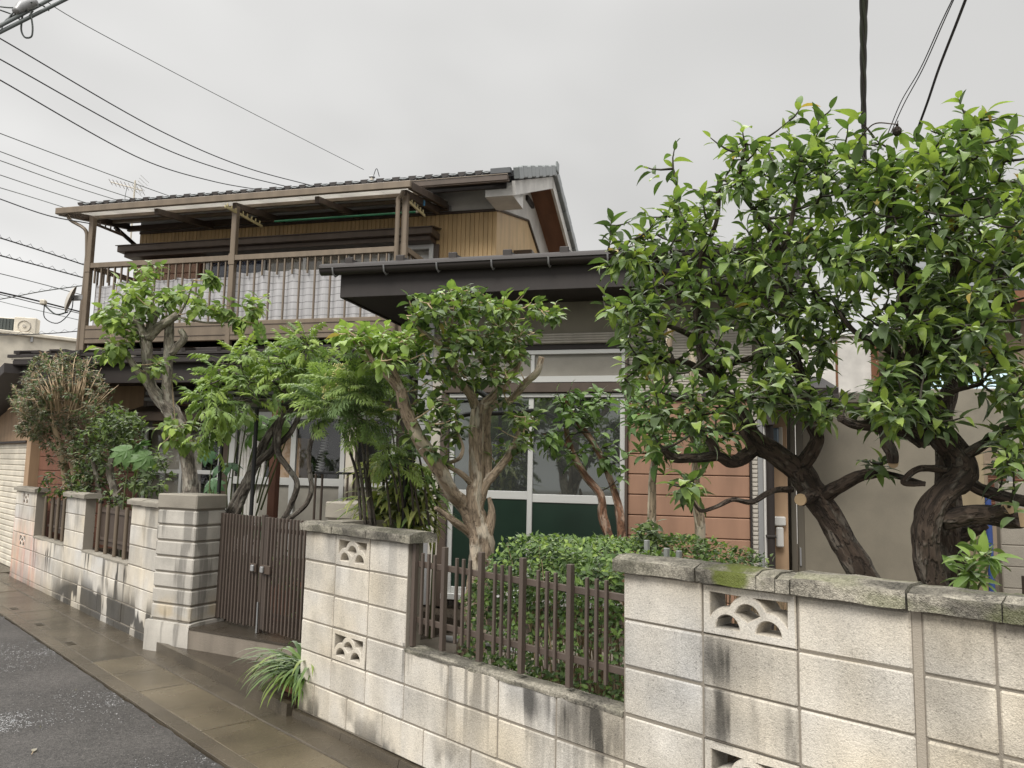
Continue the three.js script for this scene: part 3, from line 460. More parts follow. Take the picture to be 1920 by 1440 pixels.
// --- balcony, front at D = 8.4
{
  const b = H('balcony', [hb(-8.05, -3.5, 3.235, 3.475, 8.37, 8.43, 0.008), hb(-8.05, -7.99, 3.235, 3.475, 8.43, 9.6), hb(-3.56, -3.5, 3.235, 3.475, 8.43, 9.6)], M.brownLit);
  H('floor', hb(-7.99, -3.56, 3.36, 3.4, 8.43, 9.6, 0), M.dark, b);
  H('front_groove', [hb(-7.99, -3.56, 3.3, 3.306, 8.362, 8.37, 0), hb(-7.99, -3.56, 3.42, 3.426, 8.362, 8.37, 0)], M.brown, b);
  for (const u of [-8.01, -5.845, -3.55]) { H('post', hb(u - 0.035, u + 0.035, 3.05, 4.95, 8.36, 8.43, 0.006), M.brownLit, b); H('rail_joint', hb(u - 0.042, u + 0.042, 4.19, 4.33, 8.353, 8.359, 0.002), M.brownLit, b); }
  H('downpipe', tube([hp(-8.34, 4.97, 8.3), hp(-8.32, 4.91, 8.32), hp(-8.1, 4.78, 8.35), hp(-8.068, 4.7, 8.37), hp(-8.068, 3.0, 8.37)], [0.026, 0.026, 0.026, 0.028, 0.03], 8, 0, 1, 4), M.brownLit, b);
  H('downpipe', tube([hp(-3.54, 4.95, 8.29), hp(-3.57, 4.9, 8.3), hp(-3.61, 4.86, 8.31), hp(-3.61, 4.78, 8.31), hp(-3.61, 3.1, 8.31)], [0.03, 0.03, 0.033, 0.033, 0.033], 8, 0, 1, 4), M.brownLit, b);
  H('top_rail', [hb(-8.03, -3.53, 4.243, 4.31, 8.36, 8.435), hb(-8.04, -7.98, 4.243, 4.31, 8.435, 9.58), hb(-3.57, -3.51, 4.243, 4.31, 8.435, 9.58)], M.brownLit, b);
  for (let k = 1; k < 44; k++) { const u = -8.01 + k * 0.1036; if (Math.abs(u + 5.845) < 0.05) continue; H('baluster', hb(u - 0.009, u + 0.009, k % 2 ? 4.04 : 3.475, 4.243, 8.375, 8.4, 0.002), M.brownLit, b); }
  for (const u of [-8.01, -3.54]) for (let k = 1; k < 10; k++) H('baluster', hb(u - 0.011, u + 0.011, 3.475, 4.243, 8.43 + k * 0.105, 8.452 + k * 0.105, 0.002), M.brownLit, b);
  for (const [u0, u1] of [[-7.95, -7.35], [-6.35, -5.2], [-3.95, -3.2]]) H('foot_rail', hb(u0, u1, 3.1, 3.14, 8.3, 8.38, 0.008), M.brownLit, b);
  // privacy screens: wavy reed sheets with dark stitching behind the balusters
  const reed = tex(256, 256, (x, y) => { const line = Math.abs(((y % 0.085) + 0.085) % 0.085 - 0.04) < 0.0035 + 0.002 * vn(x * 40, y * 3, 5) ? 0.45 : 1, t = (0.9 + (vn(x * 120, y * 0.5, 6) - 0.5) * 0.16 + (fbm(x * 5, y * 3, 8, 3) - 0.5) * 0.35) * line; return [0.64 * t, 0.63 * t, 0.64 * t]; }, true, [1.02, 1.02]);
  const rm = new THREE.MeshPhysicalMaterial({ map: reed, roughness: 0.6, transmission: 0.25, thickness: 0, side: THREE.DoubleSide });
  for (const [u0, u1, y1] of [[-7.9, -5.9, 4.06], [-5.82, -3.62, 4.1]]) {
    const n = 110, g = new THREE.PlaneGeometry(u1 - u0, y1 - 3.48, n, 6), p = g.attributes.position, uv = g.attributes.uv;
    for (let i = 0; i < p.count; i++) { const u = p.getX(i) + (u0 + u1) / 2, y = p.getY(i) + (y1 + 3.48) / 2, ph = (u + 8.01) / 0.2072 * Math.PI * 2; const q = hp(u, y + 0.012 * Math.sin(ph * 0.5) * (y > 3.9 ? 1 : 0) - 0.05 * step(-7.3, -7.9, u) * (y > 3.9 ? 1 : 0), 8.435 + 0.02 * Math.cos(ph) + 0.012 * vn(u * 5, y * 2, 4)); p.setXYZ(i, q.x, q.y, q.z); uv.setXY(i, u, y); }
    g.computeVertexNormals(); H('reed_screen', g, rm, b);
  }
  // canopy
  const D1 = 8.25, D2 = 9.5, u0 = -8.45, u1 = -3.42, yf = 4.955, yb = 5.2;
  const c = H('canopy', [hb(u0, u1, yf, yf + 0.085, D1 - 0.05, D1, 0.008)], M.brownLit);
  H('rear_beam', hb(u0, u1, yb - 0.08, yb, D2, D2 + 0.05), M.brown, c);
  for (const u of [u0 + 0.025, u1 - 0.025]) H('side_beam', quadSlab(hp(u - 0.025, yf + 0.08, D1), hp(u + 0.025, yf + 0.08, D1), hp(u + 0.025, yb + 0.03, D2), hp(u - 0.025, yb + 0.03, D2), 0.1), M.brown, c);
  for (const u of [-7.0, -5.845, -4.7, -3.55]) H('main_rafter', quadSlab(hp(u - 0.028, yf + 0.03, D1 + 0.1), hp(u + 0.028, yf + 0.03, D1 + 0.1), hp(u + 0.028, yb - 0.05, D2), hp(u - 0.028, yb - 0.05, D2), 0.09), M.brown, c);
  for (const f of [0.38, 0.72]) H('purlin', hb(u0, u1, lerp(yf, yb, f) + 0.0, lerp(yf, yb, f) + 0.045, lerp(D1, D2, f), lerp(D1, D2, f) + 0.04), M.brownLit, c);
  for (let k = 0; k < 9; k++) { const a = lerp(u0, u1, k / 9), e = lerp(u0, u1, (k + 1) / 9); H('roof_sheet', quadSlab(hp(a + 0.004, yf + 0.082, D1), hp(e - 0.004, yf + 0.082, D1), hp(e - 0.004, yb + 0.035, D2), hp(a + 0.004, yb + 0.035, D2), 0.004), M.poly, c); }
  H('corner_brace', quadSlab(hp(-8.4, 5.1, 9.2), hp(-8.36, 5.1, 9.2), hp(-8.28, 4.92, 9.55), hp(-8.32, 4.92, 9.55), 0.05), M.dark, c);
}
// --- upper floor, front at D = 9.6
{
  const W = H('upper_floor_core', hb(-8.28, -2.8, 3.1, 5.3, 9.64, 13, 0), M.taupe);
  let k = 0; for (let u = -8.3; u < -2.79; u += 0.0615, k++) H('cladding_panel', hb(u + 0.0015, Math.min(u + 0.06, -2.775), u < -3.68 ? 4.68 : 3.1, 5.09, 9.6, 9.64, 0.006), M.yellow);
  H('cladding_trim', hb(-8.3, -2.76, 5.09, 5.125, 9.585, 9.64), M.brown);
  H('plaster_band', hb(-8.3, -2.775, 5.125, 5.5, 9.605, 9.64, 0), M.white);
  H('grey_band', hb(-8.3, -3.4, 5.13, 5.2, 9.57, 9.6), M.aluGrey);
  // gable side: yellow below a stepped trim line, white plaster above
  const gp = (pts, u, t, name, m) => H(name, (() => { const g = prism(pts.map(([D, y]) => [D0 - D * K, ky(y)]), 0, t); g.rotateY(-Math.PI / 2); g.translate(u * K - U0, 0, 0); planar(g); return g; })(), m);
  gp([[9.61, 3.1], [9.61, 5.1], [11.3, 5.5], [13.2, 4.75], [13.2, 3.1]], -2.77, 0.03, 'gable_cladding', M.yellow);
  gp([[9.61, 5.1], [9.61, 5.6], [11.3, 6.22], [13.2, 5.42], [13.2, 4.75], [11.3, 5.5]], -2.775, 0.03, 'gable_plaster', M.white);
  H('gable_trim', [tube([hp(-2.755, 5.11, 9.6), hp(-2.755, 5.51, 11.3), hp(-2.755, 4.76, 13.2)], [0.022, 0.022, 0.022], 4)], M.brown);
  H('gable_vent', hb(-2.78, -2.73, 5.79, 5.87, 11.17, 11.58, 0.006), M.dark);
  H('eave_return', hb(-2.78, -2.42, 5.1, 5.27, 9.09, 9.62, 0.004), M.white);
  H('side_hood', hb(-2.78, -2.5, 4.74, 4.82, 10.5, 11.6, 0.01), M.brown);
  const sh = H('window_hood', [hb(-8.4, -3.55, 4.74, 4.83, 9.28, 9.6, 0.008), hb(-8.34, -3.6, 4.68, 4.74, 9.36, 9.6)], M.brown);
  H('hood_top', quadSlab(hp(-8.42, 4.836, 9.26), hp(-3.53, 4.836, 9.26), hp(-3.53, 4.9, 9.6), hp(-8.42, 4.9, 9.6), 0.012), M.brown, sh);
  const w = H('upper_window', [hb(-7.1, -3.62, 4.62, 4.68, 9.55, 9.62), hb(-7.1, -3.62, 3.5, 3.56, 9.55, 9.62), hb(-3.68, -3.62, 3.5, 4.68, 9.54, 9.62)], M.alu);
  for (const u of [-7.1, -6.2, -5.55, -4.9, -4.3]) H('stile', hb(u, u + 0.05, 3.56, 4.62, 9.56, 9.6), M.alu, w);
  H('pane', hb(-7.05, -3.68, 3.56, 4.62, 9.6, 9.604, 0), M.glass, w);
  H('curtain', hb(-7.05, -6.15, 3.56, 4.62, 9.62, 9.625, 0), M.navy, w); H('curtain', hb(-6.1, -4.95, 3.56, 4.62, 9.62, 9.625, 0), M.grey, w); H('room_back', hb(-4.9, -3.68, 3.56, 4.62, 9.632, 9.636, 0), M.frost, w);
  H('window_jamb', hb(-3.62, -3.55, 3.3, 4.68, 9.56, 9.64), M.brown); H('window_jamb', hb(-7.16, -7.1, 3.3, 4.68, 9.56, 9.64), M.brown);
  const sx = H('shutter_case', hb(-8.25, -7.16, 3.3, 4.62, 9.5, 9.64), M.sidingDark); for (let q = 0; q < 8; q++) H('board', hb(-8.24, -7.17, 3.32 + q * 0.16, 3.47 + q * 0.16, 9.48, 9.499, 0.005), M.siding, sx);
  // roof: front slope, back slope, verges, eave tiles
  const yE = 5.36, yR = 6.275, DE = 9.0, DR = 11.3, DB = 13.6, s = (yR - yE) / (DR - DE);
  const rf = H('tiled_roof', [quadSlab(hp(-8.9, yE, DE), hp(-2.4, yE, DE), hp(-2.4, yR, DR), hp(-8.9, yR, DR), 0.05), quadSlab(hp(-8.9, yR, DR), hp(-2.4, yR, DR), hp(-2.4, yE, DB), hp(-8.9, yE, DB), 0.05)], M.tile);
  for (let i = 0; i < 30; i++) {
    const u = -8.82 + i * 0.2215; if (u > -2.65) break;
    const roll = (D, y, len) => { const g = new THREE.CylinderGeometry(0.066, 0.066, len, 12, 1, true, Math.PI / 2, Math.PI); g.rotateX(-Math.PI / 2); g.rotateX(Math.atan(s)); const q = hp(u, y, D); return g.translate(q.x, q.y, q.z); };
    const L = K * Math.hypot(DR - DE, yR - yE), g = roll((DE + DR) / 2, (yE + yR) / 2 + 0.045, L);
    const q0 = hp(u, yE + 0.052, DE - 0.006), cap = new THREE.CylinderGeometry(0.062, 0.062, 0.02, 16, 1, false, Math.PI / 2, Math.PI); cap.rotateX(-Math.PI / 2); cap.translate(q0.x, q0.y, q0.z);
    const pan = tube(Array.from({ length: 7 }, (_, k) => hp(u + 0.05 + k * 0.02, yE + 0.03 - 0.016 * Math.sin(k / 6 * Math.PI), DE - 0.015)), Array(7).fill(0.012), 5);
    const o = H('eave_tile', [g, cap], M.dark, rf); H('tile_lip', pan, M.tilePale, rf);
  }
  for (let i = 0; i < 11; i++) {   // verge tiles down both slopes
    const tv = (D, a, nm) => { const y = (a > 0 ? yE + (D - DE) * s : yE + (DB - D) * s); const g = cbox(-0.04, 0.05, -0.1, 0.075, -0.138, 0.138, 0.012); g.rotateX(a * Math.atan(s)); const q = hp(-2.36, y + (i % 2) * 0.014, D); g.translate(q.x, q.y, q.z); H(nm, g, M.tilePale, rf); };
    tv(DE + 0.1 + i * 0.215, 1, 'verge_tile'); tv(DB - 0.05 - i * 0.22, -1, 'verge_tile');
  }
  H('verge_end', hb(-2.68, -2.42, yE - 0.02, yE + 0.055, DE - 0.05, DE + 0.02, 0.006), M.tile, rf);
  H('ridge_tile', [tube([hp(-8.95, yR - 0.02, DR), hp(-2.36, yR - 0.02, DR)], [0.07, 0.07], 10), hb(-2.33, -2.3, yR - 0.04, yR + 0.12, DR - 0.07, DR + 0.07, 0.01)], M.tilePale, rf);
  H('bargeboard', [quadSlab(hp(-2.42, yE - 0.1, DE + 0.02), hp(-2.38, yE - 0.1, DE + 0.02), hp(-2.38, yR - 0.1, DR), hp(-2.42, yR - 0.1, DR), 0.2), quadSlab(hp(-2.42, yR - 0.1, DR), hp(-2.38, yR - 0.1, DR), hp(-2.38, yE - 0.1, DB), hp(-2.42, yE - 0.1, DB), 0.2)], M.white);
  H('verge_soffit', [quadSlab(hp(-2.78, yR - 0.16, DR), hp(-2.42, yR - 0.16, DR), hp(-2.42, yE - 0.14, DB), hp(-2.78, yE - 0.14, DB), 0.03)], M.soffit);
  H('front_verge_soffit', [quadSlab(hp(-2.78, yE - 0.2, DE + 0.3), hp(-2.42, yE - 0.2, DE + 0.3), hp(-2.42, yR - 0.16, DR), hp(-2.78, yR - 0.16, DR), 0.03)], M.white);
  H('eave_soffit', [quadSlab(hp(-8.8, yE - 0.08, DE + 0.02), hp(-2.5, yE - 0.08, DE + 0.02), hp(-2.5, yE + 0.1, 9.62), hp(-8.8, yE + 0.1, 9.62), 0.02), hb(-8.8, -2.5, yE - 0.17, yE - 0.06, DE + 0.05, DE + 0.08)], M.dark);
  const gu = H('upper_gutter', [hb(-8.85, -2.44, yE - 0.13, yE - 0.05, DE - 0.09, DE - 0.01, 0.012), tube([hp(-8.85, yE - 0.14, DE - 0.085), hp(-2.42, yE - 0.14, DE - 0.085)], [0.006, 0.006], 5)], M.brown);
  H('gutter_rim', hb(-8.85, -2.44, yE - 0.056, yE - 0.044, DE - 0.1, DE - 0.085), M.brownLit, gu);
}
// --- things on the house
const HT = (name, label, cat, u, y, D, group) => thing(name, label, cat, foot(u * K, D * K).setY(ky(y)), HY, group);
{
  const t = HT('laundry_pole', 'long green laundry pole hanging under the balcony canopy', 'pole', -4.63, 4.92, 8.95);
  mesh('pole', tube([V(-1.17, 0.0, 0), V(1.15, 0.0, 0)], [0.016, 0.016], 10), new THREE.MeshStandardMaterial({ color: new THREE.Color().setRGB(0.03, 0.2, 0.1), roughness: 0.35 }), t);
  mesh('end_cap', tube([V(1.15, 0, 0), V(1.18, 0, 0)], [0.018, 0.018], 10), M.cream, t);
  const pale = mat(0.45, 0.38, 0.2, { roughness: 0.6 });
  [[-8.0, M.brown, 'short dark laundry pole holder on the left balcony post'], [-5.82, pale, 'pale toothed laundry pole holder on the middle balcony post'], [-3.52, pale, 'yellow toothed laundry pole holder on the right balcony post']].forEach(([u, m, l], i) => {
    const h = HT('pole_holder', l, 'pole holder', u, 4.86, 8.43);
    mesh('arm', [cbox(-0.01, 0.01, -0.02, 0.02, -0.6, i === 1 ? 0.35 : 0, 0.003)], m, h);
    for (let k = 0; k < 5; k++) mesh('tooth', cbox(-0.008, 0.008, 0.02, 0.07, -0.1 - k * 0.11, -0.08 - k * 0.11, 0.003), m, h);
    if (i === 1) for (let k = 0; k < 3; k++) mesh('tooth', cbox(-0.008, 0.008, 0.02, 0.06, 0.08 + k * 0.1, 0.1 + k * 0.1, 0.003), m, h);
  });
  const peg = HT('clothes_peg', 'small blue clip on the end of the laundry pole holder', 'clip', -3.52, 5.0, 8.9);
  mesh('clip', [cbox(-0.012, 0.0, -0.03, 0.05, -0.02, 0.02, 0.004), cbox(0.004, 0.014, -0.03, 0.05, -0.02, 0.02, 0.004)], mat(0.1, 0.3, 0.5), peg);
  // dish
  const d = HT('satellite_dish', 'grey satellite dish seen edge-on at the left balcony post', 'dish', -8.27, 3.85, 8.35);
  const dg = new THREE.SphereGeometry(0.42, 24, 8, 0, Math.PI * 2, 0, 0.55); dg.rotateX(Math.PI / 2); dg.translate(0, 0, -0.4); dg.rotateX(-0.3); dg.rotateY(-0.86);
  mesh('reflector', dg, M.beige, d); mesh('mount', [cbox(0.05, 0.26, -0.04, 0.04, -0.05, 0.0, 0.006)], M.aluGrey, d);
  mesh('feed_arm', tube([V(0.02, -0.22, 0), V(-0.15, -0.26, 0.04), V(-0.33, -0.12, 0.1)], [0.012, 0.012, 0.012], 6, 0, 1, 4), M.wireGrey, d); mesh('feed_head', xf(cbox(-0.04, 0.04, -0.04, 0.04, -0.05, 0.05, 0.015), V(-0.35, -0.08, 0.1), 0.5), M.cream, d);
  mesh('cable', tube([V(-0.33, -0.12, 0.1), V(-0.3, -0.32, 0.1), V(-0.1, -0.4, 0.05), V(0.08, -0.2, 0), V(0.1, 0, 0)], [0.008, 0.008, 0.008, 0.008, 0.008], 5, 0, 1, 5), M.wire, d);
  // antenna
  const a = HT('tv_antenna', 'television aerial on a mast behind the balcony canopy', 'antenna', -10.57, 6.35, 12);
  mesh('mast', tube([V(0, -0.6, 0), V(0, 0.75, 0)], [0.018, 0.018], 6), M.cream, a); const bm = mesh('boom', tube([V(-0.55, 0.72, 0.1), V(0.12, 0.55, -0.1)], [0.012, 0.012], 5), M.cream, a);
  for (let k = 0; k < 9; k++) { const f = k / 8, p = V(lerp(-0.55, 0.12, f), lerp(0.72, 0.55, f), lerp(0.1, -0.1, f)), l = 0.16 + 0.12 * f; mesh('element', tube([p.clone().add(V(-l * 0.6, 0, -l)), p.clone().add(V(l * 0.6, 0, l))], [0.006, 0.006], 4), k < 5 ? M.soffit : M.alu, bm); }
  mesh('reflector_rods', Array.from({ length: 6 }, (_, k) => tube([V(-0.05 + k * 0.03, 0.5 + k * 0.06, -0.3), V(0.2 + k * 0.03, 0.45 + k * 0.06, 0.25)], [0.005, 0.005], 4)), M.alu, a);
  mesh('lead', tube([V(-0.2, 0.63, 0), V(-0.22, 0.3, 0), V(0, 0.05, 0)], [0.007, 0.007, 0.007], 4, 0, 1, 5), M.wireGrey, a);
  const ib = HT('service_bracket', 'small white cable bracket standing on the tiled roof', 'bracket', -5.05, 5.85, 10.6);
  mesh('mast', tube([V(0, -0.1, 0), V(0, 0.3, 0)], [0.035, 0.03], 8), M.cream, ib); mesh('cap', cbox(-0.05, 0.05, 0.28, 0.32, -0.04, 0.04, 0.015), M.aluGrey, ib); mesh('hook', tube([V(0.02, 0.3, 0), V(0.08, 0.45, 0), V(0.14, 0.3, 0)], [0.007, 0.007, 0.007], 4, 0, 1, 5), M.wire, ib);
}
// ---------------------------------------------------------------- plants
function leafGeo(len, wid, droop, fold, segs = 4, tip = 0.5) {
  const pos = [], idx = [], uv = [];
  for (let i = 0; i <= segs; i++) {
    const t = i / segs, w = wid * 0.5 * Math.pow(Math.sin(Math.PI * Math.pow(t, 0.62 + tip * 0.35)), 0.8) * (i === 0 || i === segs ? 0 : 1), z = -droop * t * t * len, y = t * len * (1 - droop * 0.25 * t);
    for (const sx of [-1, 0, 1]) { pos.push(sx * w, y, z + (sx ? fold * w : 0)); uv.push(sx * w, y); }
  }
  for (let i = 0; i < segs; i++) for (let k = 0; k < 2; k++) { const a = i * 3 + k; if (i < segs - 1) idx.push(a, a + 1, a + 4, a, a + 4, a + 3); else idx.push(a, a + 1, a + 4); }
  if (segs) { const a = (segs - 1) * 3; idx.push(a + 1, a + 2, a + 4); }
  const g = new THREE.BufferGeometry(); g.setAttribute('position', new THREE.Float32BufferAttribute(pos, 3)); g.setAttribute('uv', new THREE.Float32BufferAttribute(uv, 2)); g.setIndex(idx); g.computeVertexNormals(); return g;
}
const bladeGeo = (len, wid, bend, segs = 6) => { const pos = [], idx = [], uv = []; for (let i = 0; i <= segs; i++) { const t = i / segs, a = bend * t, w = wid * 0.5 * (t < 0.15 ? 0.7 + 2 * t : 1) * (1 - Math.pow(t, 3)); const y = len * (bend ? Math.sin(a) / bend : t), z = -len * (bend ? (1 - Math.cos(a)) / bend : 0); for (const sx of [-1, 0, 1]) { pos.push(sx * w, y, z + (sx ? w * 0.35 : 0)); uv.push(sx * w, y); } } for (let i = 0; i < segs; i++) for (let k = 0; k < 2; k++) { const a = i * 3 + k; idx.push(a, a + 1, a + 4, a, a + 4, a + 3); } const g = new THREE.BufferGeometry(); g.setAttribute('position', new THREE.Float32BufferAttribute(pos, 3)); g.setAttribute('uv', new THREE.Float32BufferAttribute(uv, 2)); g.setIndex(idx); g.computeVertexNormals(); return g; };
const mg = (a) => mergeGeometries(a.map((g) => g.index ? g.toNonIndexed() : g));
function pinnate(len, n, ll, lw, droop, seed) {   // a compound leaf: leaflets in pairs along a bending stalk
  const r = rng(seed), a = []; const pt = (t) => V(0, len * t * (1 - droop * 0.3 * t), -droop * len * t * t * 0.8);
  a.push(tube([pt(0), pt(0.5), pt(1)], [0.0025, 0.002, 0.001], 4));
  for (let i = 0; i < n; i++) for (const s of i === n - 1 ? [0] : [-1, 1]) { const t = 0.25 + 0.75 * (i + 1) / n, g = leafGeo(ll * (0.8 + 0.4 * r()) * (1 - 0.3 * Math.abs(t - 0.6)), lw, 0.35 + 0.3 * r(), 0.2, 3); g.rotateX(-0.2 - 0.3 * r()); g.rotateZ(s ? -s * (1.15 - 0.4 * t) : 0); const p = pt(Math.min(1, t)); g.translate(p.x, p.y, p.z); a.push(g); }
  return mg(a);
}
function tripinnate(len, seed) { const r = rng(seed), a = []; const pt = (t) => V(0, len * t, -0.35 * len * t * t); a.push(tube([pt(0), pt(0.5), pt(1)], [0.003, 0.002, 0.001], 4)); for (let i = 0; i < 6; i++) for (const s of [-1, 1]) { const t = 0.25 + 0.75 * i / 5, sl = len * 0.42 * (1.15 - t * 0.7), ang = s * (1.1 - 0.35 * t); for (let k = 0; k < 4; k++) for (const q of k === 3 ? [0] : [-1, 1]) { const f = (k + 1) / 4, g = leafGeo(0.045 * (0.7 + 0.6 * r()), 0.012, 0.5, 0.2, 3); g.rotateX(-0.7 * r() + 0.15); g.rotateZ(-q * (0.55 + 0.5 * r())); g.translate(0, sl * f, -0.2 * sl * f * f); g.rotateZ(-ang); const p = pt(t); g.translate(p.x, p.y, p.z); a.push(g); } } return mg(a); }
function palmate(rad, lobes, seed) { const r = rng(seed), a = []; for (let k = 0; k < lobes; k++) { const th = lerp(-2.35, 2.35, k / (lobes - 1)), l = rad * (0.7 + 0.35 * Math.cos(th * 0.55)) * (0.92 + 0.16 * r()), g = leafGeo(l, l * 0.44, 0.3, 0.15, 4); g.rotateX(-0.12 - 0.1 * r()); g.rotateZ(-th); a.push(g); } a.push(tube([V(0, 0, 0), V(0, -rad * 0.6, -rad * 0.25), V(0, -rad * 1.1, -rad * 0.8)], [0.004, 0.004, 0.005], 4)); return mg(a); }
const leafMats = new Map();
function leafMat(c, gloss = 0.5) {
  const k = c.join() + gloss; if (!leafMats.has(k)) leafMats.set(k, new THREE.MeshPhysicalMaterial({ color: new THREE.Color().setRGB(...c), roughness: 0.95, transmission: 0.5, thickness: 0, clearcoat: gloss, clearcoatRoughness: 0.32, side: THREE.DoubleSide }));
  return leafMats.get(k);
}
const tmpM = new THREE.Matrix4();
function orient(p, dir, up, s) { const y = dir.clone().normalize(), z = up.clone().addScaledVector(y, -up.dot(y)); if (z.lengthSq() < 1e-4) z.set(0, 0, 1).addScaledVector(y, -y.z); z.normalize(); const x = y.clone().cross(z); return new THREE.Matrix4().makeBasis(x.multiplyScalar(s), y.multiplyScalar(s), z.multiplyScalar(s)).setPosition(p); }
// put leaves (matrix, tint, shape) on a thing: the largest in view as single leaves, the rest as one mass
function putLeaves(t, leaves, geos, tints, gloss, single = 300, partName = 'leaf', massName = 'crown') {
  const o = t.position, v = new THREE.Vector3(), ndc = new THREE.Vector3();
  for (const l of leaves) { v.setFromMatrixPosition(l.m); const d = v.distanceTo(EYE); ndc.copy(v).project(camera); l.size = (Math.abs(ndc.x) < 1.02 && Math.abs(ndc.y) < 1.02 ? 1 : 0.01) * l.m.getMaxScaleOnAxis() / d; }
  leaves.sort((a, b) => b.size - a.size);
  const big = leaves.slice(0, single), rest = leaves.slice(single);
  for (const l of big) { const m = new THREE.Mesh(geos[l.g], leafMat(tints[l.c], gloss)); m.name = partName; m.castShadow = m.receiveShadow = true; tmpM.copy(l.m).premultiply(new THREE.Matrix4().makeTranslation(-o.x, -o.y, -o.z)); tmpM.decompose(m.position, m.quaternion, m.scale); t.add(m); }
  if (!rest.length) return;
  const by = geos.map((_, i) => rest.filter((l) => l.g === i)), top = [];
  by.forEach((list, i) => {
    if (!list.length) return;
    const im = new THREE.InstancedMesh(geos[i], leafMat([1, 1, 1], gloss), list.length); im.name = massName; im.userData.kind = 'stuff'; im.castShadow = im.receiveShadow = true;
    list.forEach((l, k) => { im.setMatrixAt(k, tmpM.copy(l.m).premultiply(new THREE.Matrix4().makeTranslation(-o.x, -o.y, -o.z))); const j = 0.85 + 0.3 * hash(k, i, 3); im.setColorAt(k, new THREE.Color().setRGB(...tints[l.c].map((q) => q * j))); });
    t.add(im);
  });
}
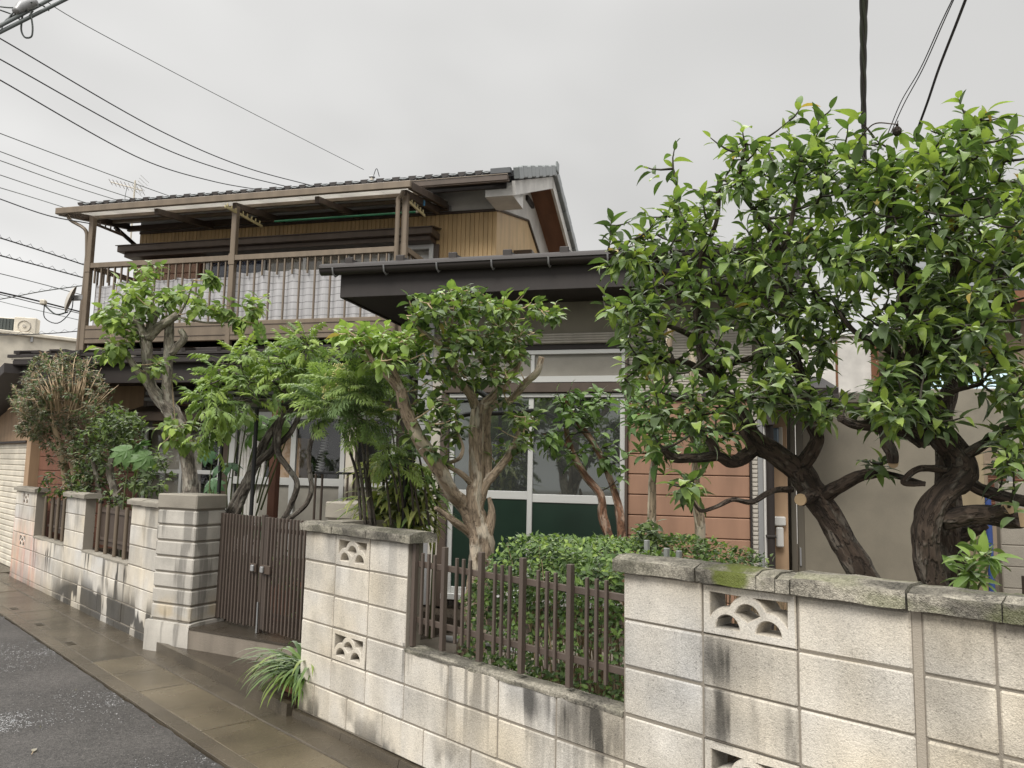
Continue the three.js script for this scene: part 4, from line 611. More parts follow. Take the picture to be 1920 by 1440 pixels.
// a tree: limbs traced as [x, y, distance, radius], a crown of leaf clusters inside blobs [x, y, rx, ry, distance, half depth, clusters]
function tree(s) {
  const r = rng(s.seed), limbs = s.limbs.map((l) => l.map((q) => ({ p: at(q[0], q[1], q[2]), r: q[3] })));
  const base = limbs[0][0].p.clone(); if (s.ground !== undefined) base.y = s.ground;
  const t = thing(s.name, s.label, s.category ?? 'tree', base, 0, s.group);
  const rel = (p) => p.clone().sub(base), wood = [], twig = [], nodes = [];
  for (const l of limbs) {
    const pts = l.map((q) => q.p), rad = l.map((q) => q.r);
    if (l === limbs[0] && s.ground !== undefined) { const b = pts[0].clone(); b.y = s.ground - 0.05; if (pts[0].y > b.y + 0.1) { const dir = pts[1].clone().sub(pts[0]); const k = Math.min(2.5, (pts[0].y - b.y) / Math.max(0.15, Math.abs(dir.y))); b.x -= dir.x * k * 0.85; b.z -= dir.z * k * 0.85; const mid = pts[0].clone().addScaledVector(dir, -0.6); mid.y = Math.max(mid.y, b.y + 0.2); pts.unshift(b, mid); rad.unshift(rad[0] * 1.2, rad[0] * 1.05); } }
    wood.push(tube(pts.map(rel), rad, l[0].r > 0.02 ? 18 : 8, s.bump ?? 0.16, s.seed + wood.length, 9));
    const c = new THREE.CatmullRomCurve3(pts, false, 'centripetal'), n = pts.length * 5; for (let i = Math.floor(n * (s.bare ?? 0.25)); i <= n; i++) nodes.push(c.getPoint(i / n));
  }
  mesh('trunk', wood, s.bark, t);
  for (const [x, y, dd, rr, tx, ty, td] of s.cuts ?? []) { const p = rel(at(x, y, dd)), n = at(tx, ty, td).sub(at(x, y, dd)).normalize(); const g = new THREE.CylinderGeometry(rr * 0.92, rr, 0.012, 18).applyMatrix4(new THREE.Matrix4().makeRotationFromQuaternion(new THREE.Quaternion().setFromUnitVectors(V(0, 1, 0), n))).translate(p.x, p.y, p.z); mesh('sawn_end', g, M.cut, t); }
  const cl = [];
  for (const [x, y, rx, ry, d, rd, n, tint] of s.blobs) for (let i = 0; i < n; i++) {
    const a = r() * 6.283, q = Math.pow(r(), s.shell ?? 0.42), e = (r() * 2 - 1) * rd, f = Math.sqrt(Math.max(0, 1 - (e / rd) * (e / rd) * 0.6)), px = x + Math.cos(a) * rx * q * f, py = y + Math.sin(a) * ry * q * f;
    if (s.gaps?.some(([gx, gy, gr, gs]) => Math.hypot((px - gx) / gr, (py - gy) / (gs ?? gr)) < 1)) continue;
    const P = at(px, py, d + e); P.tint = tint; cl.push(P);
  }
  for (const q of s.pts ?? []) cl.push(at(...q));
  const near = (p) => { let b = null, bd = 1e9; for (const n of nodes) { const d = n.distanceTo(p) * (n.y > p.y ? 1.5 : 1); if (d < bd) { bd = d; b = n; } } return [b, bd]; };
  cl.map((p) => [p, near(p)[1]]).sort((a, b) => a[1] - b[1]).forEach(([p]) => {
    const [q] = near(p), L = q.distanceTo(p); if (L < 0.02) return;
    const m = q.clone().lerp(p, 0.55).add(V((r() - 0.5) * 0.3 * L, -0.14 * L * (s.bow ?? 1), (r() - 0.5) * 0.3 * L)), c = new THREE.QuadraticBezierCurve3(q, m, p), n = L > 0.25 ? 5 : 3, P = c.getPoints(n), w = s.twigR ?? 0.0045, r0 = Math.min(w * 2.6, w * (1 + L * 3));
    twig.push(tube(P.map(rel), P.map((_, i) => lerp(r0, w * 0.45, i / n)), 5, 0, 1, 0, false));
    for (let i = 1; i <= n; i++) nodes.push(P[i]);
    const k0 = s.leaves[0] + Math.floor(r() * (s.leaves[1] - s.leaves[0] + 1)), T = P[n].clone().sub(P[n - 1]).normalize().add(V(0, s.lift ?? 0.35, 0)).normalize(), ax = Math.abs(T.y) > 0.9 ? V(1, 0, 0) : V(0, 1, 0), A = T.clone().cross(ax).normalize(), B = T.clone().cross(A);
    let ph = r() * 6.28; const reach = Math.min(s.reach ?? 0.1, L);
    for (let i = 0; i < k0; i++) {
      ph += 2.4; const f = k0 > 1 ? i / (k0 - 1) : 1, pos = P[n].clone().addScaledVector(T, -reach * (1 - f)), out = A.clone().multiplyScalar(Math.cos(ph)).addScaledVector(B, Math.sin(ph));
      const dir = out.multiplyScalar(lerp(1, 0.35, f) * (s.spread ?? 1)).addScaledVector(T, lerp(0.35, 1, f)).add(V(0, -(s.droop ?? 0.25) * (0.5 + r()), 0)).normalize();
      const up = V((r() - 0.5) * 0.9, 1, (r() - 0.5) * 0.9).addScaledVector(T, 0.25);
      let ci = Math.floor(Math.pow(r(), s.tintPow ?? 1) * s.tints.length); if (p.tint) ci = p.tint - (r() < 0.4 ? 1 : 0); else if (s.young && f > 0.6 && r() < s.young) ci = s.tints.length - 1;
      if (s.odd && r() < 0.007) ci = s.tints.length;
      leaves.push({ m: orient(pos, dir, up, (s.size ?? 1) * (0.65 + 0.5 * r())), g: Math.floor(r() * s.geos.length), c: ci });
    }
  });
  if (twig.length) mesh('twigs', twig, s.twigMat ?? M.twigDark, t, true);
  if (leaves.length) putLeaves(t, leaves.splice(0), s.geos, s.odd ? [...s.tints, s.odd] : s.tints, s.gloss ?? 0.5, s.single ?? 300, s.partName ?? 'leaf');
  return t;
}
const leaves = [];
const citrusG = [leafGeo(0.098, 0.039, 0.3, 0.35, 5), leafGeo(0.105, 0.043, 0.6, 0.25, 5), leafGeo(0.085, 0.036, 0.12, 0.5, 5), leafGeo(0.07, 0.03, 0.75, 0.3, 5)];
const citrusT = [[0.066, 0.118, 0.023], [0.098, 0.173, 0.028], [0.131, 0.228, 0.034], [0.186, 0.299, 0.043], [0.306, 0.425, 0.057]];
// citrus nearest the camera's right: leaning trunk, spreading head
tree({ name: 'citrus_tree', label: 'leaning dark-trunked citrus tree with broad leafy head left of the wide joint in the wall', seed: 11, bark: M.barkDark, ground: 0.44, geos: citrusG, tints: citrusT, odd: [0.5, 0.36, 0.05], gloss: 0.45, young: 0.3, tintPow: 1.15, leaves: [5, 9], reach: 0.17, shell: 0.62, size: 0.86, bare: 0.5,
  limbs: [
    [[1640, 1112, 3.2, 0.056], [1592, 1035, 3.25, 0.053], [1557, 970, 3.3, 0.05], [1527, 925, 3.32, 0.053], [1500, 880, 3.35, 0.055]],
    [[1504, 890, 3.35, 0.05], [1455, 852, 3.36, 0.047], [1412, 822, 3.4, 0.043], [1388, 775, 3.45, 0.034], [1350, 732, 3.5, 0.034], [1322, 677, 3.55, 0.03], [1310, 590, 3.6, 0.024], [1308, 547, 3.6, 0.026]],
    [[1308, 550, 3.6, 0.017], [1313, 487, 3.6, 0.013], [1343, 415, 3.6, 0.01], [1349, 338, 3.62, 0.011]],
    [[1310, 560, 3.6, 0.018], [1284, 540, 3.55, 0.016], [1241, 510, 3.5, 0.013], [1177, 492, 3.45, 0.008], [1140, 470, 3.4, 0.004]],
    [[1420, 838, 3.4, 0.032], [1375, 866, 3.3, 0.026], [1346, 855, 3.25, 0.022], [1305, 859, 3.2, 0.019], [1262, 858, 3.15, 0.018], [1244, 842, 3.12, 0.012]],
    [[1345, 858, 3.25, 0.02], [1335, 832, 3.25, 0.022], [1330, 826, 3.26, 0.022]],
    [[1500, 880, 3.35, 0.036], [1527, 839, 3.3, 0.03], [1533, 820, 3.3, 0.028], [1521, 795, 3.3, 0.024], [1512, 741, 3.35, 0.024], [1499, 700, 3.4, 0.022], [1486, 640, 3.45, 0.02], [1468, 540, 3.5, 0.018], [1462, 470, 3.5, 0.018]],
    [[1462, 475, 3.5, 0.016], [1442, 428, 3.45, 0.012], [1388, 352, 3.4, 0.009], [1398, 270, 3.38, 0.005]],
    [[1464, 475, 3.5, 0.015], [1478, 440, 3.55, 0.012], [1491, 381, 3.6, 0.009], [1508, 330, 3.6, 0.006]],
    [[1535, 935, 3.32, 0.033], [1565, 916, 3.25, 0.031], [1591, 903, 3.2, 0.026], [1628, 889, 3.15, 0.022], [1670, 890, 3.1, 0.012], [1735, 908, 3.05, 0.009]],
    [[1484, 918, 3.3, 0.014], [1450, 920, 3.2, 0.012], [1407, 942, 3.1, 0.011], [1373, 937, 3.05, 0.009], [1339, 952, 3.0, 0.008], [1312, 957, 2.98, 0.007], [1292, 925, 2.98, 0.004]],
    [[1535, 925, 3.32, 0.035], [1516, 931, 3.26, 0.03], [1502, 937, 3.205, 0.026]],
    [[1328, 702, 3.52, 0.02], [1288, 681, 3.45, 0.016], [1241, 673, 3.4, 0.013], [1205, 655, 3.35, 0.008]],
    [[1324, 690, 3.52, 0.018], [1373, 681, 3.5, 0.014], [1425, 668, 3.5, 0.013], [1480, 665, 3.5, 0.012]],
    [[1312, 612, 3.6, 0.018], [1360, 590, 3.65, 0.014], [1416, 594, 3.7, 0.012], [1440, 540, 3.75, 0.009]],
    [[1316, 640, 3.6, 0.014], [1255, 612, 3.5, 0.011], [1190, 600, 3.45, 0.008], [1135, 575, 3.4, 0.004]],
  ],
  cuts: [[1501, 937, 3.2, 0.025, 1492, 941, 3.12]],
  pts: [[1208, 312, 3.45], [1146, 412, 3.4], [1266, 272, 3.45], [1332, 258, 3.4], [1500, 200, 3.4], [1558, 205, 3.3], [1480, 226, 3.4], [1392, 240, 3.4], [1535, 222, 3.35], [1130, 500, 3.4], [1420, 268, 3.4], [1590, 235, 3.3]],
  gaps: [[1600, 690, 46, 58], [1440, 960, 120, 70], [1590, 980, 120, 110], [1160, 330, 90, 80], [1300, 300, 60, 40], [1420, 870, 60, 30]],
  blobs: [[1580, 330, 50, 90, 3.3, 0.25, 20], [1575, 480, 45, 90, 3.3, 0.3, 22], [1265, 395, 85, 75, 3.5, 0.3, 32], [1180, 470, 55, 60, 3.45, 0.25, 17], [1190, 590, 75, 70, 3.4, 0.3, 32], [1395, 330, 95, 75, 3.45, 0.3, 37], [1510, 290, 75, 75, 3.45, 0.3, 28], [1330, 500, 150, 110, 3.55, 0.45, 78], [1215, 680, 75, 60, 3.4, 0.3, 28], [1400, 620, 130, 80, 3.45, 0.45, 58], [1480, 450, 110, 120, 3.5, 0.45, 70], [1515, 600, 85, 80, 3.45, 0.4, 41], [1370, 720, 120, 50, 3.35, 0.35, 37], [1470, 730, 80, 50, 3.2, 0.3, 25], [1250, 770, 60, 55, 3.2, 0.2, 17], [1285, 905, 45, 32, 2.98, 0.12, 11], [1350, 800, 80, 45, 3.3, 0.3, 17], [1640, 890, 55, 32, 3.1, 0.12, 8], [1545, 760, 60, 40, 3.2, 0.25, 17]] });
tree({ name: 'citrus_tree', label: 'forked dark-trunked citrus tree with sawn branch ends at the right edge of the photo', seed: 12, bark: M.barkDark, ground: 0.44, geos: citrusG, tints: citrusT, odd: [0.5, 0.36, 0.05], gloss: 0.45, young: 0.34, tintPow: 1.05, leaves: [5, 9], reach: 0.17, shell: 0.62, size: 0.86, bare: 0.5,
  limbs: [
    [[1756, 1112, 2.9, 0.05], [1741, 1061, 2.9, 0.046], [1736, 1018, 2.9, 0.046], [1740, 976, 2.9, 0.048], [1755, 940, 2.9, 0.046], [1782, 912, 2.92, 0.046], [1804, 888, 2.95, 0.05], [1795, 850, 2.98, 0.048], [1762, 812, 3, 0.05], [1725, 775, 3.02, 0.05], [1715, 700, 3.05, 0.04], [1722, 620, 3.1, 0.032], [1710, 530, 3.12, 0.026], [1700, 480, 3.15, 0.02]],
    [[1765, 978, 2.9, 0.034], [1815, 966, 2.87, 0.035], [1855, 965, 2.85, 0.034], [1890, 972, 2.82, 0.034], [1914, 971, 2.78, 0.034]],
    [[1850, 968, 2.86, 0.034], [1872, 960, 2.82, 0.028], [1891, 952, 2.785, 0.024]],
    [[1806, 895, 2.95, 0.026], [1836, 916, 2.9, 0.022], [1890, 933, 2.85, 0.021], [1940, 945, 2.8, 0.02]],
    [[1732, 826, 3.0, 0.03], [1698, 808, 2.95, 0.027], [1651, 798, 2.92, 0.023], [1604, 796, 2.9, 0.018], [1574, 783, 2.88, 0.012]],
    [[1660, 806, 2.92, 0.022], [1664, 830, 2.88, 0.023], [1674, 850, 2.86, 0.021], [1675, 868, 2.86, 0.018]],
    [[1772, 880, 2.94, 0.014], [1719, 880, 2.92, 0.012], [1695, 905, 2.9, 0.011], [1735, 907, 2.86, 0.01]],
    [[1722, 640, 3.1, 0.024], [1690, 540, 3.1, 0.02], [1664, 466, 3.1, 0.016], [1672, 389, 3.12, 0.013], [1672, 278, 3.12, 0.012]],
    [[1730, 700, 3.08, 0.028], [1765, 600, 3.05, 0.022], [1796, 492, 3.0, 0.018], [1796, 415, 3.0, 0.014], [1770, 321, 3.0, 0.009]],
    [[1796, 495, 3.0, 0.014], [1775, 460, 2.95, 0.011], [1758, 438, 2.93, 0.01]],
    [[1735, 690, 3.05, 0.026], [1800, 620, 2.95, 0.02], [1860, 560, 2.9, 0.014], [1890, 470, 2.9, 0.01], [1900, 380, 2.9, 0.006]],
    [[1800, 860, 2.96, 0.022], [1850, 830, 2.9, 0.017], [1900, 800, 2.85, 0.012], [1945, 790, 2.8, 0.008]],
    [[1716, 690, 3.05, 0.02], [1660, 650, 3.0, 0.016], [1600, 620, 3.0, 0.01], [1560, 560, 3.05, 0.006]],
    [[1610, 262, 3.08, 0.003], [1640, 232, 3.0, 0.0025], [1682, 233, 2.95, 0.002]],
    [[1720, 780, 3.0, 0.018], [1770, 740, 2.9, 0.012], [1840, 720, 2.85, 0.008]],
  ],
  cuts: [[1915, 971, 2.778, 0.035, 1925, 970, 2.68], [1891, 952, 2.78, 0.024, 1898, 950, 2.7], [1675, 869, 2.858, 0.018, 1676, 880, 2.82]],
  pts: [[1797, 185, 2.9], [1745, 245, 2.95], [1850, 212, 2.9], [1900, 246, 2.85], [1612, 225, 3.1], [1690, 255, 3.0], [1830, 235, 2.9], [1640, 260, 3.1], [1880, 290, 2.9], [1770, 250, 2.95]],
  gaps: [[1600, 690, 48, 58], [1815, 738, 52, 36], [1640, 960, 110, 75], [1700, 1000, 60, 110], [1830, 920, 50, 40], [1860, 1030, 80, 80], [1720, 190, 70, 35]],
  blobs: [[1640, 330, 75, 85, 3.15, 0.3, 37], [1655, 450, 100, 110, 3.15, 0.4, 61], [1765, 300, 95, 75, 3.0, 0.3, 37], [1850, 270, 75, 65, 2.95, 0.3, 25], [1780, 430, 120, 110, 3.05, 0.4, 65], [1890, 420, 90, 140, 2.9, 0.3, 46], [1690, 580, 110, 90, 3.1, 0.4, 53], [1830, 580, 110, 100, 2.95, 0.4, 53], [1640, 690, 80, 60, 3, 0.3, 31], [1740, 690, 90, 60, 3.0, 0.35, 31], [1720, 770, 110, 38, 2.85, 0.25, 31], [1650, 760, 80, 40, 2.95, 0.25, 17], [1890, 690, 60, 70, 2.85, 0.25, 22], [1905, 790, 45, 60, 2.8, 0.2, 17], [1895, 860, 40, 45, 2.75, 0.15, 12], [1790, 650, 70, 50, 2.9, 0.3, 16], [1980, 500, 80, 260, 2.9, 0.3, 52]] });
tree({ name: 'citrus_tree', label: 'straight bare trunk standing just behind the forked citrus at the right', seed: 13, bark: M.barkDark, ground: 0.44, geos: citrusG, tints: citrusT, odd: [0.5, 0.36, 0.05], gloss: 0.45, young: 0.2, leaves: [5, 8], bare: 0.8,
  limbs: [[[1792, 1112, 3.35, 0.055], [1786, 1027, 3.35, 0.05], [1781, 963, 3.36, 0.048], [1778, 899, 3.38, 0.048], [1776, 850, 3.4, 0.046], [1768, 780, 3.42, 0.04], [1800, 680, 3.45, 0.028], [1830, 560, 3.5, 0.018]], [[1795, 1010, 3.34, 0.03], [1830, 990, 3.3, 0.028], [1850, 982, 3.28, 0.02]]],
  blobs: [[1800, 520, 110, 130, 3.5, 0.3, 37]] });
// centre tree: pale tan trunk, forked, pruned, glossy camellia-like leaves
const camG = [leafGeo(0.08, 0.047, 0.25, 0.3, 4), leafGeo(0.088, 0.05, 0.45, 0.2, 4)];
const camT = [[0.084, 0.149, 0.029], [0.119, 0.196, 0.033], [0.160, 0.252, 0.038], [0.239, 0.354, 0.039], [0.228, 0.347, 0.057], [0.324, 0.470, 0.076]];
tree({ name: 'camellia_tree', label: 'pale tan forked and pruned tree before the green-panelled garden door', seed: 21, bark: M.barkTan, ground: 0.44, twigMat: M.twig, geos: camG, tints: camT, odd: [0.42, 0.33, 0.06], tintPow: 1.5, gloss: 0.5, young: 0, leaves: [4, 8], reach: 0.12, shell: 0.7, bump: 0.13, bare: 0.6, droop: 0.35,
  limbs: [
    [[886, 1215, 5.35, 0.085], [893, 1130, 5.33, 0.083], [901, 1057, 5.3, 0.08], [902, 1008, 5.3, 0.082], [894, 975, 5.3, 0.068], [888, 941, 5.28, 0.056], [893, 897, 5.3, 0.052], [892, 839, 5.3, 0.05], [894, 784, 5.3, 0.05], [897, 757, 5.3, 0.048]],
    [[902, 1030, 5.3, 0.05], [890, 985, 5.3, 0.055], [868, 945, 5.28, 0.052], [848, 925, 5.2, 0.05], [824, 880, 5.1, 0.048], [794, 835, 5.0, 0.045], [771, 795, 4.95, 0.043], [755, 751, 4.9, 0.038], [752, 729, 4.9, 0.033]],
    [[752, 735, 4.9, 0.027], [733, 712, 4.85, 0.022], [708, 689, 4.82, 0.018], [686, 656, 4.8, 0.01], [664, 628, 4.8, 0.005]],
    [[753, 732, 4.9, 0.022], [737, 693, 4.85, 0.019], [722, 667, 4.82, 0.017], [712, 640, 4.8, 0.006]],
    [[893, 765, 5.3, 0.034], [878, 735, 5.2, 0.03], [857, 711, 5.15, 0.028], [845, 671, 5.1, 0.024], [821, 642, 5.05, 0.02], [792, 622, 5.0, 0.01], [772, 600, 5.0, 0.005]],
    [[903, 762, 5.3, 0.036], [929, 738, 5.3, 0.034], [953, 711, 5.35, 0.03], [970, 682, 5.35, 0.027], [971, 642, 5.35, 0.024], [963, 612, 5.35, 0.016]],
    [[912, 905, 5.35, 0.036], [913, 850, 5.4, 0.034], [912, 802, 5.45, 0.032], [919, 764, 5.5, 0.03], [956, 751, 5.5, 0.026], [985, 718, 5.45, 0.024], [1007, 697, 5.4, 0.024], [1016, 669, 5.4, 0.02]],
    [[896, 960, 5.3, 0.03], [902, 930, 5.3, 0.034], [910, 908, 5.3, 0.03], [931, 884, 5.35, 0.028], [959, 846, 5.4, 0.025], [974, 808, 5.4, 0.014]],
    [[898, 1020, 5.3, 0.03], [880, 1000, 5.3, 0.026], [852, 978, 5.2, 0.024], [830, 962, 5.15, 0.018], [816, 952, 5.1, 0.012]],
    [[888, 912, 5.3, 0.022], [864, 888, 5.2, 0.019], [838, 874, 5.15, 0.01]],
    [[908, 1015, 5.3, 0.045], [920, 975, 5.3, 0.032], [922, 958, 5.3, 0.026], [917, 933, 5.3, 0.012]],
    [[850, 690, 5.1, 0.014], [842, 640, 5.1, 0.011], [848, 600, 5.1, 0.008], [852, 570, 5.1, 0.005]],
    [[955, 705, 5.35, 0.014], [905, 680, 5.3, 0.012], [885, 640, 5.3, 0.01], [880, 600, 5.3, 0.006]],
    [[965, 690, 5.35, 0.014], [935, 650, 5.35, 0.012], [925, 610, 5.35, 0.008], [930, 580, 5.35, 0.005]],
    [[838, 870, 5.15, 0.013], [862, 858, 5.1, 0.013], [868, 838, 5.1, 0.01], [860, 815, 5.1, 0.006]],
  ],
  gaps: [[905, 800, 26, 60], [870, 940, 60, 55], [1000, 930, 80, 60]],
  blobs: [[800, 572, 55, 34, 5.05, 0.3, 30], [880, 568, 75, 34, 5.2, 0.35, 42], [960, 575, 60, 30, 5.3, 0.3, 25], [1030, 580, 36, 24, 5.35, 0.2, 15], [860, 625, 110, 36, 5.2, 0.4, 50], [960, 630, 70, 40, 5.35, 0.35, 30], [830, 690, 80, 50, 5.1, 0.3, 30], [920, 690, 90, 50, 5.3, 0.3, 35], [780, 770, 55, 50, 5, 0.25, 22], [850, 790, 60, 40, 5.1, 0.25, 19], [970, 790, 50, 45, 5.35, 0.25, 22], [950, 840, 40, 30, 5.4, 0.2, 10], [755, 640, 50, 50, 4.95, 0.25, 22, 5], [930, 940, 40, 22, 5.25, 0.15, 6], [815, 850, 25, 40, 5.1, 0.2, 8], [690, 640, 60, 36, 4.85, 0.2, 30, 5], [720, 680, 50, 30, 4.85, 0.2, 12, 5], [650, 625, 36, 22, 4.8, 0.2, 10, 5]] });
// red-barked small tree right of it
tree({ name: 'small_tree', label: 'slender tree with two leaning red-brown stems before the right garden window', seed: 31, bark: M.barkRed, ground: 0.44, twigMat: M.twigDark, geos: [leafGeo(0.1, 0.052, 0.3, 0.3, 4), leafGeo(0.09, 0.05, 0.5, 0.2, 4)], tints: [[0.096, 0.185, 0.036], [0.134, 0.246, 0.042], [0.192, 0.323, 0.052]], leaves: [3, 6], reach: 0.12, shell: 0.8, bare: 0.5, gloss: 0.45,
  limbs: [
    [[1149, 1022, 5.6, 0.034], [1131, 970, 5.6, 0.033], [1127, 930, 5.6, 0.027], [1098, 893, 5.6, 0.026], [1069, 839, 5.6, 0.023], [1061, 802, 5.6, 0.018]],
    [[1166, 1021, 5.65, 0.03], [1162, 960, 5.65, 0.032], [1156, 937, 5.65, 0.026], [1138, 883, 5.65, 0.023], [1112, 831, 5.65, 0.02], [1091, 802, 5.65, 0.019], [1069, 766, 5.65, 0.016], [1058, 744, 5.65, 0.01]],
    [[1069, 840, 5.6, 0.012], [1040, 822, 5.55, 0.009], [1015, 812, 5.5, 0.006]],
  ],
  blobs: [[1060, 770, 42, 50, 5.6, 0.25, 22], [1110, 780, 40, 50, 5.65, 0.25, 20], [1030, 820, 35, 35, 5.55, 0.2, 14], [1150, 850, 28, 60, 5.7, 0.2, 12], [1080, 850, 50, 30, 5.6, 0.2, 9], [1125, 740, 45, 20, 5.6, 0.2, 9]] });
// two thin pale trunks before the brown siding
for (const [lab, sd, limbs, blobs] of [
  ['thin pale-trunked tree, left of the two before the brown siding', 41, [[[1218, 1035, 4.7, 0.027], [1222, 963, 4.7, 0.026], [1224, 895, 4.7, 0.024], [1232, 830, 4.7, 0.022], [1228, 760, 4.7, 0.02], [1221, 690, 4.7, 0.02], [1218, 672, 4.7, 0.018]], [[1228, 780, 4.7, 0.02], [1245, 720, 4.7, 0.02], [1252, 660, 4.7, 0.024], [1258, 615, 4.7, 0.02]]], [[1215, 800, 45, 55, 4.6, 0.2, 18], [1200, 740, 60, 40, 4.6, 0.2, 16], [1250, 830, 40, 40, 4.55, 0.2, 12]]],
  ['thin pale-trunked tree, right of the two before the brown siding', 42, [[[1309, 1055, 4.5, 0.03], [1313, 984, 4.5, 0.03], [1305, 941, 4.5, 0.026], [1306, 856, 4.5, 0.024], [1313, 780, 4.5, 0.022], [1300, 700, 4.5, 0.024], [1296, 655, 4.5, 0.02]], [[1310, 850, 4.5, 0.016], [1290, 800, 4.5, 0.013], [1280, 760, 4.5, 0.008]]], [[1290, 800, 45, 40, 4.45, 0.2, 14], [1330, 820, 35, 40, 4.5, 0.2, 8]]]])
  tree({ name: 'slim_tree', label: lab, seed: sd, bark: M.barkTan, ground: 0.44, bump: 0.1, twigMat: M.twigGreen, geos: citrusG, tints: [[0.090, 0.189, 0.034], [0.128, 0.257, 0.044], [0.180, 0.324, 0.052]], leaves: [4, 7], reach: 0.1, shell: 0.7, bare: 0.4, limbs, blobs, gloss: 0.4 });
// left grey-trunked tree with large soft leaves
tree({ name: 'magnolia_tree', label: 'pruned grey-trunked tree with large soft leaves before the balcony', seed: 51, bark: M.barkGrey, ground: 0.44, twigMat: M.twig, geos: [leafGeo(0.17, 0.1, 0.35, 0.25, 4), leafGeo(0.15, 0.095, 0.55, 0.2, 4)], tints: [[0.151, 0.244, 0.046], [0.205, 0.311, 0.062], [0.270, 0.386, 0.069], [0.367, 0.504, 0.077]], gloss: 0.25, leaves: [5, 8], reach: 0.2, size: 0.82, shell: 0.75, bare: 0.75, bump: 0.12, droop: 0.5,
  limbs: [
    [[360, 935, 8.7, 0.085], [353, 870, 8.7, 0.08], [344, 823, 8.7, 0.08], [322, 772, 8.7, 0.088], [300, 748, 8.7, 0.075], [284, 725, 8.7, 0.056], [277, 690, 8.7, 0.055], [275, 650, 8.7, 0.06], [272, 628, 8.7, 0.06]],
    [[318, 768, 8.7, 0.06], [313, 720, 8.7, 0.055], [316, 667, 8.7, 0.052], [318, 615, 8.7, 0.048], [320, 600, 8.7, 0.04]],
    [[270, 635, 8.7, 0.05], [260, 608, 8.65, 0.045], [248, 598, 8.6, 0.035]],
    [[276, 635, 8.7, 0.055], [300, 612, 8.65, 0.05], [318, 600, 8.6, 0.042], [333, 590, 8.6, 0.04]],
    [[280, 632, 8.7, 0.05], [286, 600, 8.75, 0.045], [300, 580, 8.8, 0.03]],
    [[320, 665, 8.7, 0.04], [332, 650, 8.65, 0.042], [345, 634, 8.6, 0.04], [338, 618, 8.6, 0.03]],
    [[285, 730, 8.7, 0.05], [262, 700, 8.65, 0.04], [240, 670, 8.6, 0.03], [215, 640, 8.6, 0.015]],
    [[335, 592, 8.6, 0.016], [352, 560, 8.55, 0.012], [362, 525, 8.5, 0.008]],
    [[335, 595, 8.6, 0.014], [390, 605, 8.5, 0.01], [440, 602, 8.5, 0.008], [475, 585, 8.5, 0.006]],
  ],
  blobs: [[215, 600, 50, 52, 8.55, 0.4, 26], [250, 555, 55, 45, 8.6, 0.4, 23], [320, 550, 60, 40, 8.6, 0.4, 22], [400, 570, 50, 26, 8.5, 0.3, 14], [395, 520, 28, 16, 8.5, 0.2, 7], [480, 575, 24, 34, 8.5, 0.2, 9], [450, 600, 30, 22, 8.5, 0.2, 8], [285, 500, 34, 16, 8.6, 0.2, 7], [210, 660, 50, 22, 8.5, 0.25, 12], [325, 800, 50, 40, 8.4, 0.2, 8], [330, 820, 45, 30, 8.4, 0.2, 8], [300, 690, 60, 40, 8.5, 0.25, 8]] });
